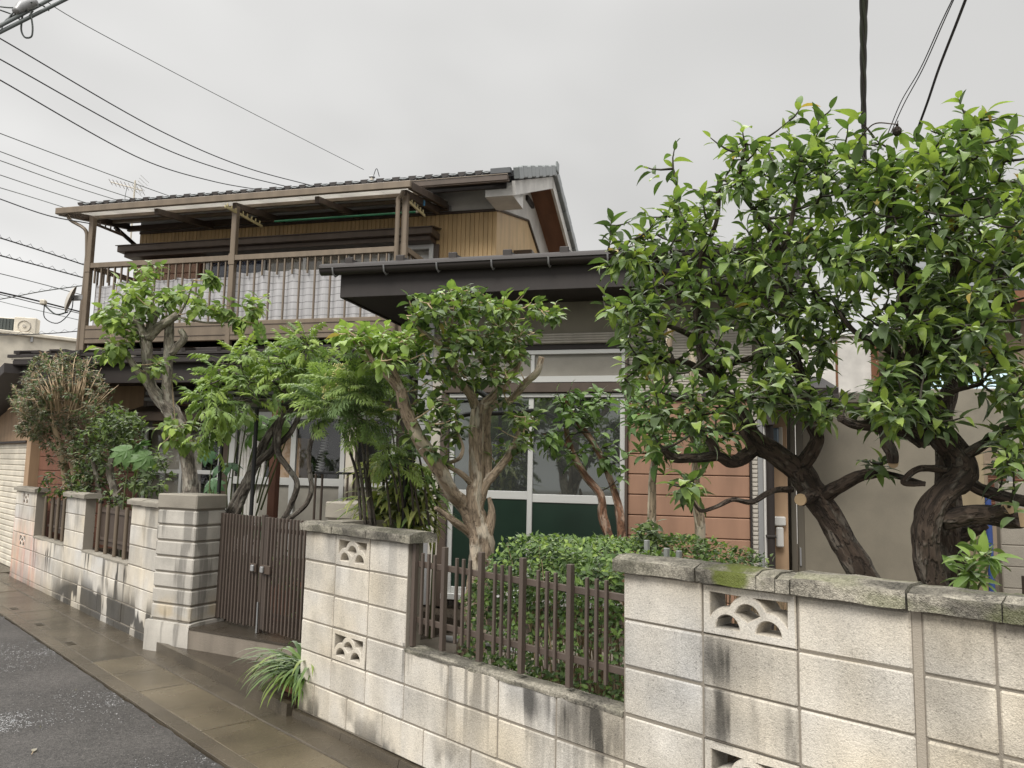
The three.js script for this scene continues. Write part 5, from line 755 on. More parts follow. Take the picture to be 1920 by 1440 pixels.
// clipped bushy shrub at the left end, brown cut shoots through it
const privG = [leafGeo(0.055, 0.026, 0.3, 0.3, 3), leafGeo(0.07, 0.032, 0.4, 0.2, 3)], privT = [[0.13, 0.15, 0.065], [0.18, 0.2, 0.09], [0.24, 0.24, 0.12], [0.32, 0.23, 0.14], [0.12, 0.2, 0.06]];
const shoots = (list, d) => list.map(([x0, y0, x1, y1]) => [[x0, y0, d, 0.009], [lerp(x0, x1, 0.5) + 8 * (hash(x0, y1, 3) - 0.5), lerp(y0, y1, 0.5), d - 0.1, 0.007], [x1, y1, d - 0.1 + 0.8 * hash(x1, y1, 5), 0.004]]);
tree({ name: 'clipped_shrub', label: 'round clipped shrub with bare tan shoots at the far end of the stained wall', category: 'shrub', seed: 61, bark: M.twig, ground: 0.44, twigMat: M.twig, geos: privG, tints: privT, gloss: 0.3, leaves: [9, 16], reach: 0.25, size: 1.15, shell: 0.6, bare: 0.3, single: 0, twigR: 0.005, bump: 0.05,
  limbs: [[[130, 945, 10.9, 0.06], [122, 880, 10.9, 0.055], [112, 835, 10.9, 0.045], [95, 780, 10.9, 0.03]], [[145, 945, 10.8, 0.045], [135, 850, 10.8, 0.04], [130, 790, 10.8, 0.03], [140, 740, 10.8, 0.02]], [[120, 870, 10.9, 0.03], [90, 825, 10.9, 0.025], [55, 800, 10.9, 0.014]], [[160, 940, 10.8, 0.04], [150, 860, 10.8, 0.035], [170, 790, 10.8, 0.025], [200, 760, 10.8, 0.018]],
    ...shoots([[97, 785, 88, 725], [112, 770, 106, 715], [122, 765, 120, 700], [132, 760, 133, 690], [150, 780, 158, 712], [155, 775, 175, 735], [160, 780, 200, 745], [165, 785, 218, 758], [128, 760, 127, 695], [118, 760, 116, 690], [150, 760, 165, 690], [140, 760, 150, 690], [172, 770, 222, 722], [108, 740, 100, 690], [135, 740, 140, 672], [105, 730, 92, 682], [150, 730, 172, 668], [90, 760, 70, 700], [80, 780, 50, 730], [160, 750, 190, 690], [120, 720, 118, 668], [66, 790, 30, 765], ...Array.from({ length: 34 }, (_, k) => { const a = hash(k, 1, 7), b = hash(k, 2, 7), x = lerp(45, 210, a); return [lerp(130, x, 0.5) + 20 * (b - 0.5), 775 - 20 * b, x, lerp(735, 668, hash(k, 3, 7)) + Math.abs(x - 120) * 0.25]; })], 10.3)],
  blobs: [[112, 738, 98, 72, 11, 0.8, 190], [65, 765, 46, 58, 10.8, 0.6, 110], [60, 805, 38, 24, 10.8, 0.5, 34], [135, 825, 66, 50, 10.8, 0.6, 110], [190, 735, 40, 40, 11.0, 0.4, 18], [120, 680, 88, 22, 10.9, 0.7, 80], [120, 725, 95, 60, 10.2, 0.3, 60], [180, 870, 50, 40, 10.4, 0.3, 30], [60, 740, 36, 44, 10.2, 0.3, 30]] });
const dkT = [[0.069, 0.116, 0.024], [0.097, 0.158, 0.029], [0.136, 0.214, 0.040], [0.204, 0.298, 0.047]];
tree({ name: 'evergreen_shrub', label: 'dark glossy evergreen shrub between the clipped shrub and the grey-trunked tree', category: 'shrub', seed: 62, bark: M.barkGrey, ground: 0.44, twigMat: M.twigDark, geos: [leafGeo(0.085, 0.04, 0.3, 0.3, 3), leafGeo(0.095, 0.045, 0.45, 0.2, 3)], tints: dkT, gloss: 0.5, leaves: [5, 9], reach: 0.14, shell: 0.62, bare: 0.2, single: 200,
  limbs: [[[222, 960, 9.9, 0.05], [218, 930, 9.9, 0.045], [206, 885, 9.9, 0.045], [213, 850, 9.9, 0.04], [222, 790, 9.9, 0.02]], [[206, 890, 9.9, 0.02], [196, 872, 9.9, 0.02]], [[190, 945, 10, 0.03], [180, 890, 10, 0.025], [170, 850, 10, 0.02]], [[215, 930, 9.9, 0.014], [240, 905, 9.8, 0.01]]],
  blobs: [[180, 840, 55, 55, 10.2, 0.5, 110], [225, 800, 55, 35, 9.9, 0.5, 80], [250, 850, 40, 40, 9.7, 0.4, 40], [160, 900, 45, 30, 10.3, 0.4, 44], [215, 780, 60, 24, 9.9, 0.5, 50], [250, 900, 40, 30, 9.4, 0.3, 22], [110, 910, 50, 26, 10.4, 0.3, 20], [190, 930, 60, 20, 9.6, 0.3, 20], [300, 900, 36, 36, 8.95, 0.3, 18], [300, 860, 30, 26, 8.9, 0.3, 10]] });
// wisteria with twisting vines, pinnate leaves on a frame
const wisG = [pinnate(0.24, 6, 0.08, 0.03, 0.55, 71), pinnate(0.2, 5, 0.075, 0.03, 0.8, 72), pinnate(0.27, 6, 0.085, 0.032, 0.35, 73)];
tree({ name: 'wisteria', label: 'wisteria with twisted grey vines climbing the dark frame behind the gate', category: 'vine', seed: 71, bark: M.barkVine, ground: 0.3, twigMat: M.barkVine, geos: wisG, tints: [[0.150, 0.248, 0.047], [0.200, 0.312, 0.053], [0.260, 0.383, 0.060], [0.320, 0.440, 0.067]], gloss: 0.15, leaves: [2, 4], reach: 0.2, shell: 0.7, bare: 0.75, single: 230, bump: 0.14, droop: 0.3, twigR: 0.006, tintPow: 0.9,
  limbs: [
    [[428, 968, 7.6, 0.05], [450, 925, 7.6, 0.045], [470, 886, 7.6, 0.042], [486, 850, 7.6, 0.04], [505, 815, 7.6, 0.038], [528, 785, 7.6, 0.035], [556, 760, 7.6, 0.03], [580, 742, 7.6, 0.02]],
    [[440, 968, 7.55, 0.045], [462, 912, 7.55, 0.042], [480, 872, 7.55, 0.036], [512, 840, 7.55, 0.032], [520, 800, 7.55, 0.03], [538, 768, 7.55, 0.026], [570, 745, 7.5, 0.02]],
    [[530, 978, 7.5, 0.03], [546, 945, 7.5, 0.028], [557, 905, 7.5, 0.026], [540, 878, 7.5, 0.026], [522, 850, 7.5, 0.028], [522, 812, 7.5, 0.03], [533, 770, 7.5, 0.024]],
    [[540, 975, 7.4, 0.026], [574, 945, 7.4, 0.022], [584, 915, 7.4, 0.022], [579, 870, 7.4, 0.022], [586, 820, 7.4, 0.02], [610, 790, 7.4, 0.014]],
    [[500, 860, 7.6, 0.03], [522, 835, 7.6, 0.028], [545, 810, 7.6, 0.026], [565, 770, 7.6, 0.02]],
    [[560, 745, 7.5, 0.02], [500, 720, 7.5, 0.017], [440, 700, 7.5, 0.014], [390, 690, 7.5, 0.01]], [[575, 745, 7.5, 0.018], [600, 720, 7.4, 0.015], [610, 680, 7.4, 0.012], [640, 650, 7.3, 0.008]], [[540, 760, 7.5, 0.016], [480, 748, 7.4, 0.012], [430, 750, 7.4, 0.01]],
  ],
  gaps: [[600, 850, 90, 70], [350, 660, 40, 60]],
  blobs: [[395, 705, 55, 30, 7.4, 0.35, 20], [445, 680, 62, 22, 7.45, 0.35, 20], [510, 682, 60, 28, 7.4, 0.35, 24], [570, 660, 45, 32, 7.4, 0.3, 18], [410, 750, 42, 30, 7.3, 0.3, 16], [480, 725, 55, 18, 7.35, 0.3, 11], [560, 632, 30, 14, 7.3, 0.2, 5], [615, 685, 42, 34, 7.3, 0.25, 14], [360, 690, 35, 24, 7.5, 0.25, 8], [400, 815, 30, 24, 7.4, 0.2, 5]] });
// nandina by the pier: cane stems, airy compound leaves, pale flower sprays
{
  const nanG = [tripinnate(0.21, 81), tripinnate(0.17, 82)];
  const canes = []; const rr = rng(83); for (let k = 0; k < 10; k++) { const x0 = (k < 4 ? 664 + k * 8 : 664 + k * 14) + rr() * 6, x1 = 645 + k * 15 + (rr() - 0.5) * 40; canes.push([[x0 + 12, 985, 5.55 + rr() * 0.25, k < 4 ? 0.014 : 0.009], [x0 + (rr() - 0.5) * 8, 890, 5.55 + rr() * 0.2, k < 4 ? 0.012 : 0.008], [x1, 790, 5.5 + rr() * 0.3, 0.006]]); }
  const t = tree({ name: 'nandina', label: 'nandina with cane stems, feathery leaves and pale flower sprays above the near pier', category: 'shrub', seed: 81, bark: M.barkVine, ground: 1.18, twigMat: M.twigGreen, geos: nanG, tints: [[0.14, 0.23, 0.06], [0.19, 0.3, 0.075], [0.28, 0.4, 0.09], [0.35, 0.48, 0.1]], gloss: 0.2, leaves: [1, 3], reach: 0.12, shell: 0.8, bare: 0.7, single: 160, bump: 0.05, droop: 0.15, limbs: canes, tintPow: 1.1,
    gaps: [[640, 870, 60, 80], [600, 830, 50, 60], [750, 930, 60, 50]],
    blobs: [[635, 765, 56, 26, 5.4, 0.3, 26], [668, 715, 52, 34, 5.3, 0.3, 20], [690, 775, 50, 26, 5.45, 0.3, 16], [612, 742, 38, 24, 5.4, 0.2, 14], [725, 825, 30, 34, 5.5, 0.25, 8], [755, 890, 30, 40, 5.5, 0.2, 7], [700, 690, 40, 30, 5.3, 0.25, 10]] });
  const bud = new THREE.IcosahedronGeometry(0.006, 0), r = rng(85), bm = mat(0.6, 0.55, 0.25, { roughness: 0.8 });
  for (const [x, y] of [[622, 712], [640, 695], [618, 735], [655, 705], [668, 742]]) { const a = []; for (let k = 0; k < 70; k++) { const p = at(x + (r() - 0.5) * 30, y + (r() - 0.5) * 26, 5.2 + (r() - 0.5) * 0.08).sub(t.position), g = bud.clone(); g.translate(p.x, p.y, p.z); a.push(g); } mesh('flower_spray', a, bm, t); }
}
// striped blades behind it
{
  const t = thing('variegated_plant', 'clump of yellow-green striped strap leaves behind the nandina canes', 'plant', atY(755, 1000, 0.9).setY(0.44)); t.position.copy(at(755, 1000, 5.88)); t.position.y = 0.44;
  const r = rng(91), L = [], g = [bladeGeo(0.32, 0.046, 1.3, 5), bladeGeo(0.27, 0.04, 2.0, 5)]; const stems = [];
  for (const [x, y] of [[720, 870], [770, 880], [745, 920], [700, 940], [790, 930], [740, 960], [780, 970]]) { const c = at(x, y + 14, 5.88); stems.push(tube([c.clone().sub(t.position).setY(0), c.clone().sub(t.position)], [0.015, 0.012], 6)); for (let k = 0; k < 62; k++) { const a = k * 2.4, e = 0.1 + 1.0 * r(); L.push({ m: orient(c.clone().add(V((r() - 0.5) * 0.05, (r() - 0.5) * 0.14, (r() - 0.5) * 0.05)), V(Math.cos(a), e, Math.sin(a)), V(-Math.cos(a) * 0.5, 1, -Math.sin(a) * 0.5).addScaledVector(V(0, 1, 0), 0.4), 0.75 + 0.5 * r()), g: k % 2, c: Math.floor(r() * 3) }); } }
  mesh('stems', stems, M.twigGreen, t); putLeaves(t, L, g, [[0.42, 0.48, 0.1], [0.55, 0.58, 0.18], [0.2, 0.34, 0.06]], 0.3, 180);
}
// fatsia: two plants with big hand-shaped leaves
for (const [lab, d, list, tints, sd] of [
  ['fatsia with large dark hand-shaped leaves low behind the gate post', 8.1, [[425, 868, 0.27], [440, 980, 0.26], [462, 975, 0.24], [490, 985, 0.2], [400, 905, 0.2], [388, 850, 0.16]], [[0.06, 0.16, 0.055], [0.08, 0.2, 0.065]], 101],
  ['fatsia with pale yellow-green hand-shaped leaves behind the wisteria vines', 7.95, [[440, 795, 0.26], [470, 815, 0.27], [500, 800, 0.28], [515, 830, 0.24], [425, 810, 0.24], [455, 780, 0.2], [535, 800, 0.22], [480, 780, 0.2], [520, 780, 0.2]], [[0.26, 0.42, 0.1], [0.36, 0.5, 0.14], [0.18, 0.34, 0.07]], 102],
  ['young fatsia with hand-shaped leaves before the red-brown boards at the left', 9.2, [[238, 845, 0.27], [275, 855, 0.26], [262, 835, 0.2], [285, 880, 0.2]], [[0.13, 0.25, 0.06], [0.1, 0.2, 0.05]], 103]]) {
  const b = at(list[0][0], 960, d); const t = thing('fatsia', lab, 'shrub', [b.x, 0.44, b.z]), r = rng(sd), st = [];
  for (const [x, y, s] of list) { const p = at(x, y, d + (r() - 0.5) * 0.4), q = p.clone().sub(t.position), out = V((r() - 0.5) * 0.6 + 0.5, 0.25 + 0.3 * r(), 0.6 + 0.3 * r()); st.push(tube([V(q.x * 0.55, st.length < 2 ? 0 : q.y * 0.5, q.z * 0.6), V(q.x * 0.8, q.y * 0.72, q.z * 0.8), q.clone().addScaledVector(out, -0.1)], [0.01, 0.008, 0.005], 5, 0, 1, 4)); const m = mesh('leaf', palmate(s * 0.85, 8, sd + x), leafMat(tints[Math.floor(r() * tints.length)], 0.4), t); orient(q, V((r() - 0.5) * 0.9, r() * 0.9 - 0.45, 0.3).add(V(0.3, -0.2, 0.2)), out, 1).decompose(m.position, m.quaternion, m.scale); }
  mesh('stems', st, M.twigGreen, t);
}
// clipped azalea hedge behind the picket fence
{
  const t = thing('hedge', 'clipped azalea hedge with small leaves behind the picket fence', 'hedge', [-0.45, 0.44, -0.6]), r = rng(111), L = [], st = [];
  const topY = (x, z) => 1.275 + 0.05 * Math.sin(x * 5 + z * 3) + 0.04 * vn(x * 6, z * 6, 3) + (x < -0.95 ? (x + 0.95) * 0.9 : 0) - Math.max(0, x - 0.3) * 0.3;
  for (let i = 0; i < 11500; i++) {
    const x = -1.3 + r() * 1.42, z = -0.16 - r() * 0.94, ty = topY(x, z), face = r(); let p, n;
    if (face < 0.5) { p = V(x, ty - Math.pow(r(), 2) * 0.1, z); n = V((r() - 0.5) * 1.2, 1, (r() - 0.5) * 1.2); }
    else { const y = 0.5 + r() * (ty - 0.5); if (y < 0.95 && r() < 0.45 - (0.95 - y) * -0.3) continue; p = V(x, y, -0.15 - Math.pow(r(), 2) * 0.22 + 0.06 * (vn(x * 8, y * 8, 4) - 0.5)); n = V((r() - 0.5), 0.3, 1); }
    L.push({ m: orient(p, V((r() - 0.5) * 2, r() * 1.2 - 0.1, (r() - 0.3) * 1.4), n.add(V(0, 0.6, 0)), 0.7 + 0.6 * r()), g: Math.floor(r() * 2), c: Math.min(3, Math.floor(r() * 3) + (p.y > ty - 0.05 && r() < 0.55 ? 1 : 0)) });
  }
  for (let i = 0; i < 260; i++) { const x = -1.25 + r() * 1.8, z = -0.25 - r() * 0.7, b = V(x + (r() - 0.5) * 0.15, 0.44, z), e = V(x + (r() - 0.5) * 0.3, topY(x, z) - 0.04, z + (r() - 0.3) * 0.2); st.push(tube([b, b.clone().lerp(e, 0.5).add(V((r() - 0.5) * 0.06, 0, (r() - 0.5) * 0.06)), e].map((p) => p.sub(t.position)), [0.006, 0.004, 0.002], 4)); }
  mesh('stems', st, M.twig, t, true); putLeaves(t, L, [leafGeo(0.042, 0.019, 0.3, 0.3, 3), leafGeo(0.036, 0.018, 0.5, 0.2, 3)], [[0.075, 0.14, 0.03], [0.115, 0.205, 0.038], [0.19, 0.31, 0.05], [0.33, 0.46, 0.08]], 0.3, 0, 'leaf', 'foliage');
}
// strap-leaved clump at the gate
{
  const b = V(-2.99, 0.12, -0.15), t = thing('strap_leaf_clump', 'arching clump of strap leaves at the foot of the near pier', 'plant', b), r = rng(121), L = [];
  for (let k = 0; k < 260; k++) { const a = Math.PI * (0.72 + (r() - 0.5) * 1.3), e = 0.7 + 1.9 * r(), len = 0.56 + 0.42 * r(); L.push({ m: orient(b.clone().add(V((r() - 0.5) * 0.3, r() * 0.1, (r() - 0.5) * 0.14)), V(Math.cos(a), e, Math.sin(a) * 0.7), V(-Math.cos(a) * 0.8, 0.7, -Math.sin(a) * 0.6), len), g: k % 3, c: Math.floor(r() * 4) }); }
  putLeaves(t, L, [bladeGeo(0.6, 0.04, 1.9, 8), bladeGeo(0.52, 0.036, 2.3, 8), bladeGeo(0.46, 0.034, 1.5, 8)], [[0.08, 0.16, 0.025], [0.12, 0.22, 0.03], [0.17, 0.29, 0.04], [0.26, 0.36, 0.06]], 0.35, 120, 'blade');
}
// bright young citrus shoots behind the wall at the right
tree({ name: 'citrus_shoots', label: 'bright green young shoots rising behind the wall at the foot of the right citrus', category: 'plant', seed: 131, bark: M.twigGreen, ground: 0.9, geos: [leafGeo(0.085, 0.034, 0.2, 0.4, 5), leafGeo(0.075, 0.03, 0.4, 0.3, 5)], tints: [[0.22, 0.36, 0.05], [0.3, 0.45, 0.07], [0.17, 0.3, 0.045]], leaves: [3, 5], reach: 0.12, shell: 0.8, gloss: 0.4, bump: 0, bare: 0.3, twigMat: M.twigGreen, limbs: [[[1812, 1118, 2.75, 0.005], [1822, 1060, 2.74, 0.004], [1836, 1005, 2.73, 0.003]], [[1825, 1118, 2.75, 0.005], [1850, 1070, 2.74, 0.004], [1858, 1030, 2.73, 0.003]], [[1805, 1118, 2.75, 0.004], [1795, 1070, 2.74, 0.003]]],
  blobs: [[1825, 1030, 30, 34, 2.73, 0.1, 9], [1855, 1050, 24, 30, 2.73, 0.1, 6], [1800, 1070, 20, 26, 2.73, 0.08, 5], [1825, 1090, 34, 18, 2.73, 0.08, 6]] });
// low plants in the garden
for (const [x, y, d, lab, sd] of [[400, 960, 7.9, 'leafy low plant in the corner between gate post and wisteria', 141], [820, 905, 5.9, 'leafy low plant with fine leaves left of the pale tan trunk', 142], [1215, 1010, 4.3, 'short leafy sprig beside the left pale trunk', 143]])
  tree({ name: 'low_plant', label: lab, category: 'plant', seed: sd, bark: M.twigGreen, ground: 0.44, geos: privG, tints: dkT, leaves: [5, 9], single: 0, gloss: 0.4, bump: 0, bare: 0.2, limbs: [[[x, y + 30, d, 0.01], [x + 4, y - 10, d, 0.007], [x, y - 40, d, 0.004]]], blobs: [[x, y - 10, 26, 34, d, 0.2, 18]] });
// ---------------------------------------------------------------- frame for the wisteria, things in the garden
{
  const o = at(500, 960, 7.7), t = thing('pergola', 'thin black metal frame carrying the wisteria behind the gate', 'pergola', [o.x, 0.3, o.z]), rel = (p) => p.sub(t.position);
  for (const [x0, y0, x1, y1, d] of [[404, 930, 420, 760, 7.9], [473, 965, 482, 765, 7.5]]) { const a = at(x1, y1, d), b = at(x0, y0, d); b.y = 0.3; b.x = a.x; b.z = a.z; mesh('post', tube([rel(b), rel(a)], [0.02, 0.02], 8), M.black, t); }
  for (const [p, q] of [[[400, 752, 7.9], [600, 735, 7.1]], [[482, 765, 7.5], [640, 742, 6.9]], [[420, 760, 7.9], [482, 766, 7.5]], [[560, 748, 7.2], [790, 700, 6.3]]]) mesh('bar', tube([rel(at(...p)), rel(at(...q))], [0.016, 0.016], 8), M.black, t);
  const r = thing('wooden_post', 'rust-brown square post rising behind the gate', 'post', foot(-4.62, 7.6).setY(0.3), HY); mesh('shaft', cbox(-0.045, 0.045, 0, 2.12, -0.045, 0.045, 0.006), M.rust, r);
}
{
  const o = at(790, 700, 5.9), t = thing('arch_frame', 'dark bent-pipe arch behind the pale tan tree', 'frame', [o.x, 0.44, o.z]), rel = (p) => p.sub(t.position);
  const a = at(768, 705, 6.1); mesh('upright', tube([rel(V(a.x, 0.44, a.z)), rel(a.clone())], [0.022, 0.022], 8), M.black, t);
  mesh('arch', tube([at(768, 705, 6.1), at(800, 698, 6.0), at(850, 712, 5.9), at(900, 735, 5.8), at(925, 755, 5.8)].map(rel), [0.022, 0.022, 0.022, 0.022, 0.022], 8, 0, 1, 5), M.black, t);
  mesh('rail', tube([at(838, 790, 5.7), at(870, 778, 5.7), at(930, 775, 5.9), at(1000, 770, 6.1)].map(rel), [0.018, 0.018, 0.018, 0.018], 8, 0, 1, 4), M.black, t);
  const s = thing('plant_stake', 'slim dark pole among the nandina canes', 'pole', at(756, 990, 5.7).setY(0.44)); const q = at(752, 850, 5.7).y - 0.44; mesh('shaft', tube([V(0, 0, 0), V(0, q, 0)], [0.016, 0.016], 8), M.black, s);
}
{
  const t = thing('plant_stand', 'narrow black metal stand before the dark entrance glass', 'stand', foot(-4.28 * K, 8.2 * K).setY(0.25), HY);
  mesh('shelf', cbox(-0.16, 0.32, 1.36, 1.39, -0.1, 0.1, 0.004), M.black, t); for (const [x, z] of [[-0.15, -0.09], [-0.15, 0.09], [0.31, -0.09], [0.31, 0.09]]) mesh('leg', cbox(x - 0.012, x + 0.012, 0, 1.36, z - 0.012, z + 0.012, 0.002), M.brown, t);
  const h = thing('coiled_cord', 'grey coiled cord hanging behind the entrance glass', 'cord', foot(-4.75 * K, 8.8 * K).setY(1.58), HY), P = []; for (let k = 0; k < 130; k++) P.push(V(0.05 * Math.cos(k * 0.7) + k * 0.0008, k * 0.0042, 0.05 * Math.sin(k * 0.7))); mesh('coil', tube(P, P.map(() => 0.008), 5), M.aluGrey, h);
  const p = thing('flower_pot', 'ribbed terracotta pot just inside the gate', 'pot', [-4.78, 0.255, -0.95]); const lp = new THREE.LatheGeometry([[0, 0], [0.13, 0], [0.15, 0.02], [0.185, 0.26], [0.2, 0.27], [0.205, 0.32], [0.19, 0.325], [0.18, 0.27], [0, 0.26]].map((q) => new THREE.Vector2(...q)), 24); mesh('pot', lp, M.terra, p); for (let k = 0; k < 3; k++) mesh('rib', new THREE.TorusGeometry(0.155 + k * 0.013, 0.006, 5, 24).rotateX(Math.PI / 2).translate(0, 0.06 + k * 0.08, 0), M.terra, p);
  tree({ name: 'potted_shrub', label: 'small shrub growing in the pot inside the gate', category: 'shrub', seed: 151, bark: M.twigGreen, ground: 0.52, geos: privG, tints: dkT, leaves: [5, 8], single: 0, gloss: 0.3, limbs: [[[440, 1110, 7.7, 0.01], [442, 1070, 7.7, 0.006], [438, 1035, 7.7, 0.004]]], blobs: [[440, 1060, 36, 46, 7.7, 0.2, 26], [520, 1070, 40, 60, 7.5, 0.2, 26], [545, 1130, 26, 40, 7.3, 0.15, 14]] });
  const g = thing('ground_pipe', 'grey plastic pipe lying on the ground behind the picket fence', 'pipe', [-1.9, 0.47, -1.0]); mesh('pipe', tube([V(-0.5, 0, 0.05), V(0.35, 0, -0.15)], [0.026, 0.026], 10), M.aluGrey, g);
  const s = struct('garden_path', slab([[-2.55, -0.2], [-1.35, -0.2], [-1.1, -1.6], [-2.55, -1.6]], 0.44, 0.452), M.riser);
}
K = 1;
// ---------------------------------------------------------------- right background
{
  const t = HT('storage_shed', 'plain grey metal shed behind the leaning citrus trunk', 'shed', 1.25 , 0.3 , 7.9 );
  mesh('front_panel', cbox(-0.5, 0.62, 0, 2.06, 0.36, 0.4, 0.004), M.grey, t); mesh('side_panel', [cbox(-0.6, -0.56, 0, 2.06, -1, 0.36, 0), cbox(0.58, 0.62, 0, 2.06, -1, 0.36, 0)], M.grey, t);
  mesh('door_frame', [cbox(-0.61, -0.565, 0, 2.06, 0.36, 0.42, 0.003), cbox(-0.555, -0.5, 0, 2.06, 0.365, 0.41, 0.003)], M.olive, t); mesh('roof', cbox(-0.66, 0.68, 2.06, 2.16, -1.05, 0.46, 0.01), M.olive, t); mesh('latch', cbox(-0.545, -0.53, 0.62, 0.78, 0.411, 0.425, 0.003), M.aluGrey, t);
}
{
  const t = HT('side_annex', 'narrow ochre wall with meter boxes right of the brown downpipe', 'annex', 0.52 , 0.3 , 7.3 );
  for (let k = 0; k < 2; k++) mesh('wall_panel', cbox(-0.18 + k * 0.13, -0.055 + k * 0.13, 0.1, 2.3, 0, 0.06, 0.006), M.tan, t);
  mesh('base', cbox(-0.18, 0.08, 0, 0.09, 0, 0.08), M.white, t);
  mesh('meter_box', [cbox(-0.1, -0.0, 1.62, 1.82, 0.061, 0.16, 0.012)], new THREE.MeshStandardMaterial({ color: new THREE.Color().setRGB(0.12, 0.16, 0.2), roughness: 0.3 }), t); mesh('meter_cover', cbox(0.0, 0.035, 1.64, 1.83, 0.061, 0.13, 0.006), M.beige, t);
  mesh('gas_fitting', [cbox(-0.06, 0.05, 0.98, 1.06, 0.061, 0.12, 0.01), cbox(-0.03, 0.03, 0.8, 0.97, 0.061, 0.13, 0.01)], M.white, t);
  const e = HT('porch_roof', 'small dark lean-to roof beyond the leaning citrus', 'roof', 0.68, 2.42, 7.1); mesh('slope', quadSlab(V(-0.3, 0.0, 0.4), V(0.27, 0.0, 0.4), V(0.27, 0.2, -0.6), V(-0.3, 0.2, -0.6), 0.05), M.dark, e); mesh('fascia', cbox(-0.3, 0.27, -0.16, -0.05, 0.36, 0.4), M.dark, e); mesh('wall_bracket', cbox(-0.3, -0.22, -0.3, 0.1, -0.6, 0.36, 0.004), M.dark, e);
}
{
  const t = HT('white_house', 'white rendered house far behind the citrus crowns', 'house', 1.6, 0, 16); mesh('wall', cbox(-1.6, 1.35, 0, 4.4, -5, 0, 0.01), M.plaster, t); mesh('corner_trim', [cbox(1.25, 1.38, 0, 4.4, 0.005, 0.06), cbox(0.62, 0.66, 0, 4.4, 0.005, 0.03)], M.soffit, t); mesh('parapet', cbox(-1.65, 1.42, 4.4, 4.46, -5.05, 0.05, 0.01), M.white, t);
  const h = HT('tan_house', 'tan neighbouring house behind the right citrus', 'house', 4.6, 0, 13); mesh('wall', cbox(-1.4, 5, 0, 4.4, -6, 0, 0.01), mat(0.26, 0.2, 0.14, { roughness: 0.8, map: streak }), h);
  mesh('roof', quadSlab(V(-1.8, 4.5, 0.6), V(5.4, 4.5, 0.6), V(5.4, 6.2, -3), V(-1.8, 6.2, -3), 0.12), M.tile, h); mesh('eave_board', cbox(-1.8, 5.4, 4.25, 4.42, 0.5, 0.56), M.soffit, h);
  const w = mesh('window', [cbox(1.2, 2.9, 2.7, 2.78, 0.005, 0.06), cbox(1.2, 2.9, 1.5, 1.58, 0.005, 0.06), cbox(1.2, 1.28, 1.58, 2.7, 0.005, 0.06), cbox(2.0, 2.08, 1.58, 2.7, 0.005, 0.06), cbox(2.82, 2.9, 1.58, 2.7, 0.005, 0.06)], M.alu, h); mesh('pane', cbox(1.28, 2.82, 1.58, 2.7, 0.004, 0.02, 0), M.glassDark, w);
  for (let k = 0; k < 10; k++) mesh('louvre_slat', xf(cbox(-0.75, 0.3, -0.03, 0.03, -0.008, 0.008, 0), V(0, 1.15 + k * 0.07, 0.04), 0, 0.5), M.sidingDark, h);
  const o = Hpt(1790, 735, 10), c = thing('blue_sheet', 'pale blue plastic sheet roof seen through the right citrus', 'sheet', o, HY), g = new THREE.PlaneGeometry(1.15, 0.6, 30, 10), p = g.attributes.position; for (let i = 0; i < p.count; i++) p.setZ(i, 0.03 * Math.sin(p.getX(i) * 14) + 0.04 * vn(p.getX(i) * 6, p.getY(i) * 6, 7)); g.rotateX(-0.6); g.computeVertexNormals(); mesh('sheet', g, mat(0.42, 0.56, 0.64, { roughness: 0.5 }), c); mesh('support', [cbox(-0.55, -0.5, -2.6, -0.2, -0.05, 0, 0), cbox(0.5, 0.55, -2.6, -0.2, -0.05, 0, 0)], M.aluGrey, c);
}
function Hpt(x, y, D) { const r = at(x, y, 1).sub(EYE); return EYE.clone().addScaledVector(r, -D / r.dot(HV)); }
{
  const o = Hpt(1900, 1120, 8.5), t = thing('block_wall', 'short grey block wall beyond the garden at the right edge', 'wall', [o.x, 0.3, o.z], HY); const k0 = [];
  for (let r = 0; r < 7; r++) for (let k = 0; k < 4; k++) mesh('block', cbox(-0.08 + k * 0.4 + 0.004, 0.312 + k * 0.4, r * 0.2 + 0.004, r * 0.2 + 0.196, -0.12, 0, 0.005), M.coping2, t); mesh('mortar', cbox(-0.08, 1.52, 0, 1.4, -0.11, -0.008, 0), M.mortar, t);
  const b = Hpt(1860, 1100, 8.2), q = thing('blue_pole', 'blue pole standing by the block wall at the right', 'pole', [b.x, 0.3, b.z], HY); mesh('shaft', tube([V(0, 0, 0), V(0, 1.25, 0)], [0.026, 0.026], 10), mat(0.03, 0.06, 0.2, { roughness: 0.5 }), q);
  const y = Hpt(1800, 1000, 9), yw = thing('ochre_wall', 'ochre end wall glimpsed between the citrus trunks', 'wall', [y.x, 0.3, y.z], HY); mesh('wall', cbox(-0.35, 0.25, 0, 1.75, -0.2, 0, 0.01), mat(0.3, 0.24, 0.15, { roughness: 0.8, map: streak }), yw); mesh('upper_wall', cbox(-0.6, 0.7, 1.75, 2.35, -0.2, 0.0, 0.01), M.taupe, yw);
  const f = thing('fence', 'low brown picket fence behind the wall at the right edge', 'fence', [1.1, 0.44, -1.2]); for (const yy of [0.25, 0.65]) mesh('rail', cbox(-0.26, 0.6, yy, yy + 0.03, -0.02, 0, 0.002), M.brown, f);
  for (let k = 4; k < 18; k++) { const big = k % 5 === 0, w = big ? 0.017 : 0.01; mesh(big ? 'post' : 'picket', cbox(-0.48 + k * 0.062 - w, -0.48 + k * 0.062 + w, 0.05, big ? 0.86 : 0.76, 0.001, 0.02, 0.002), M.brown, f); }
}
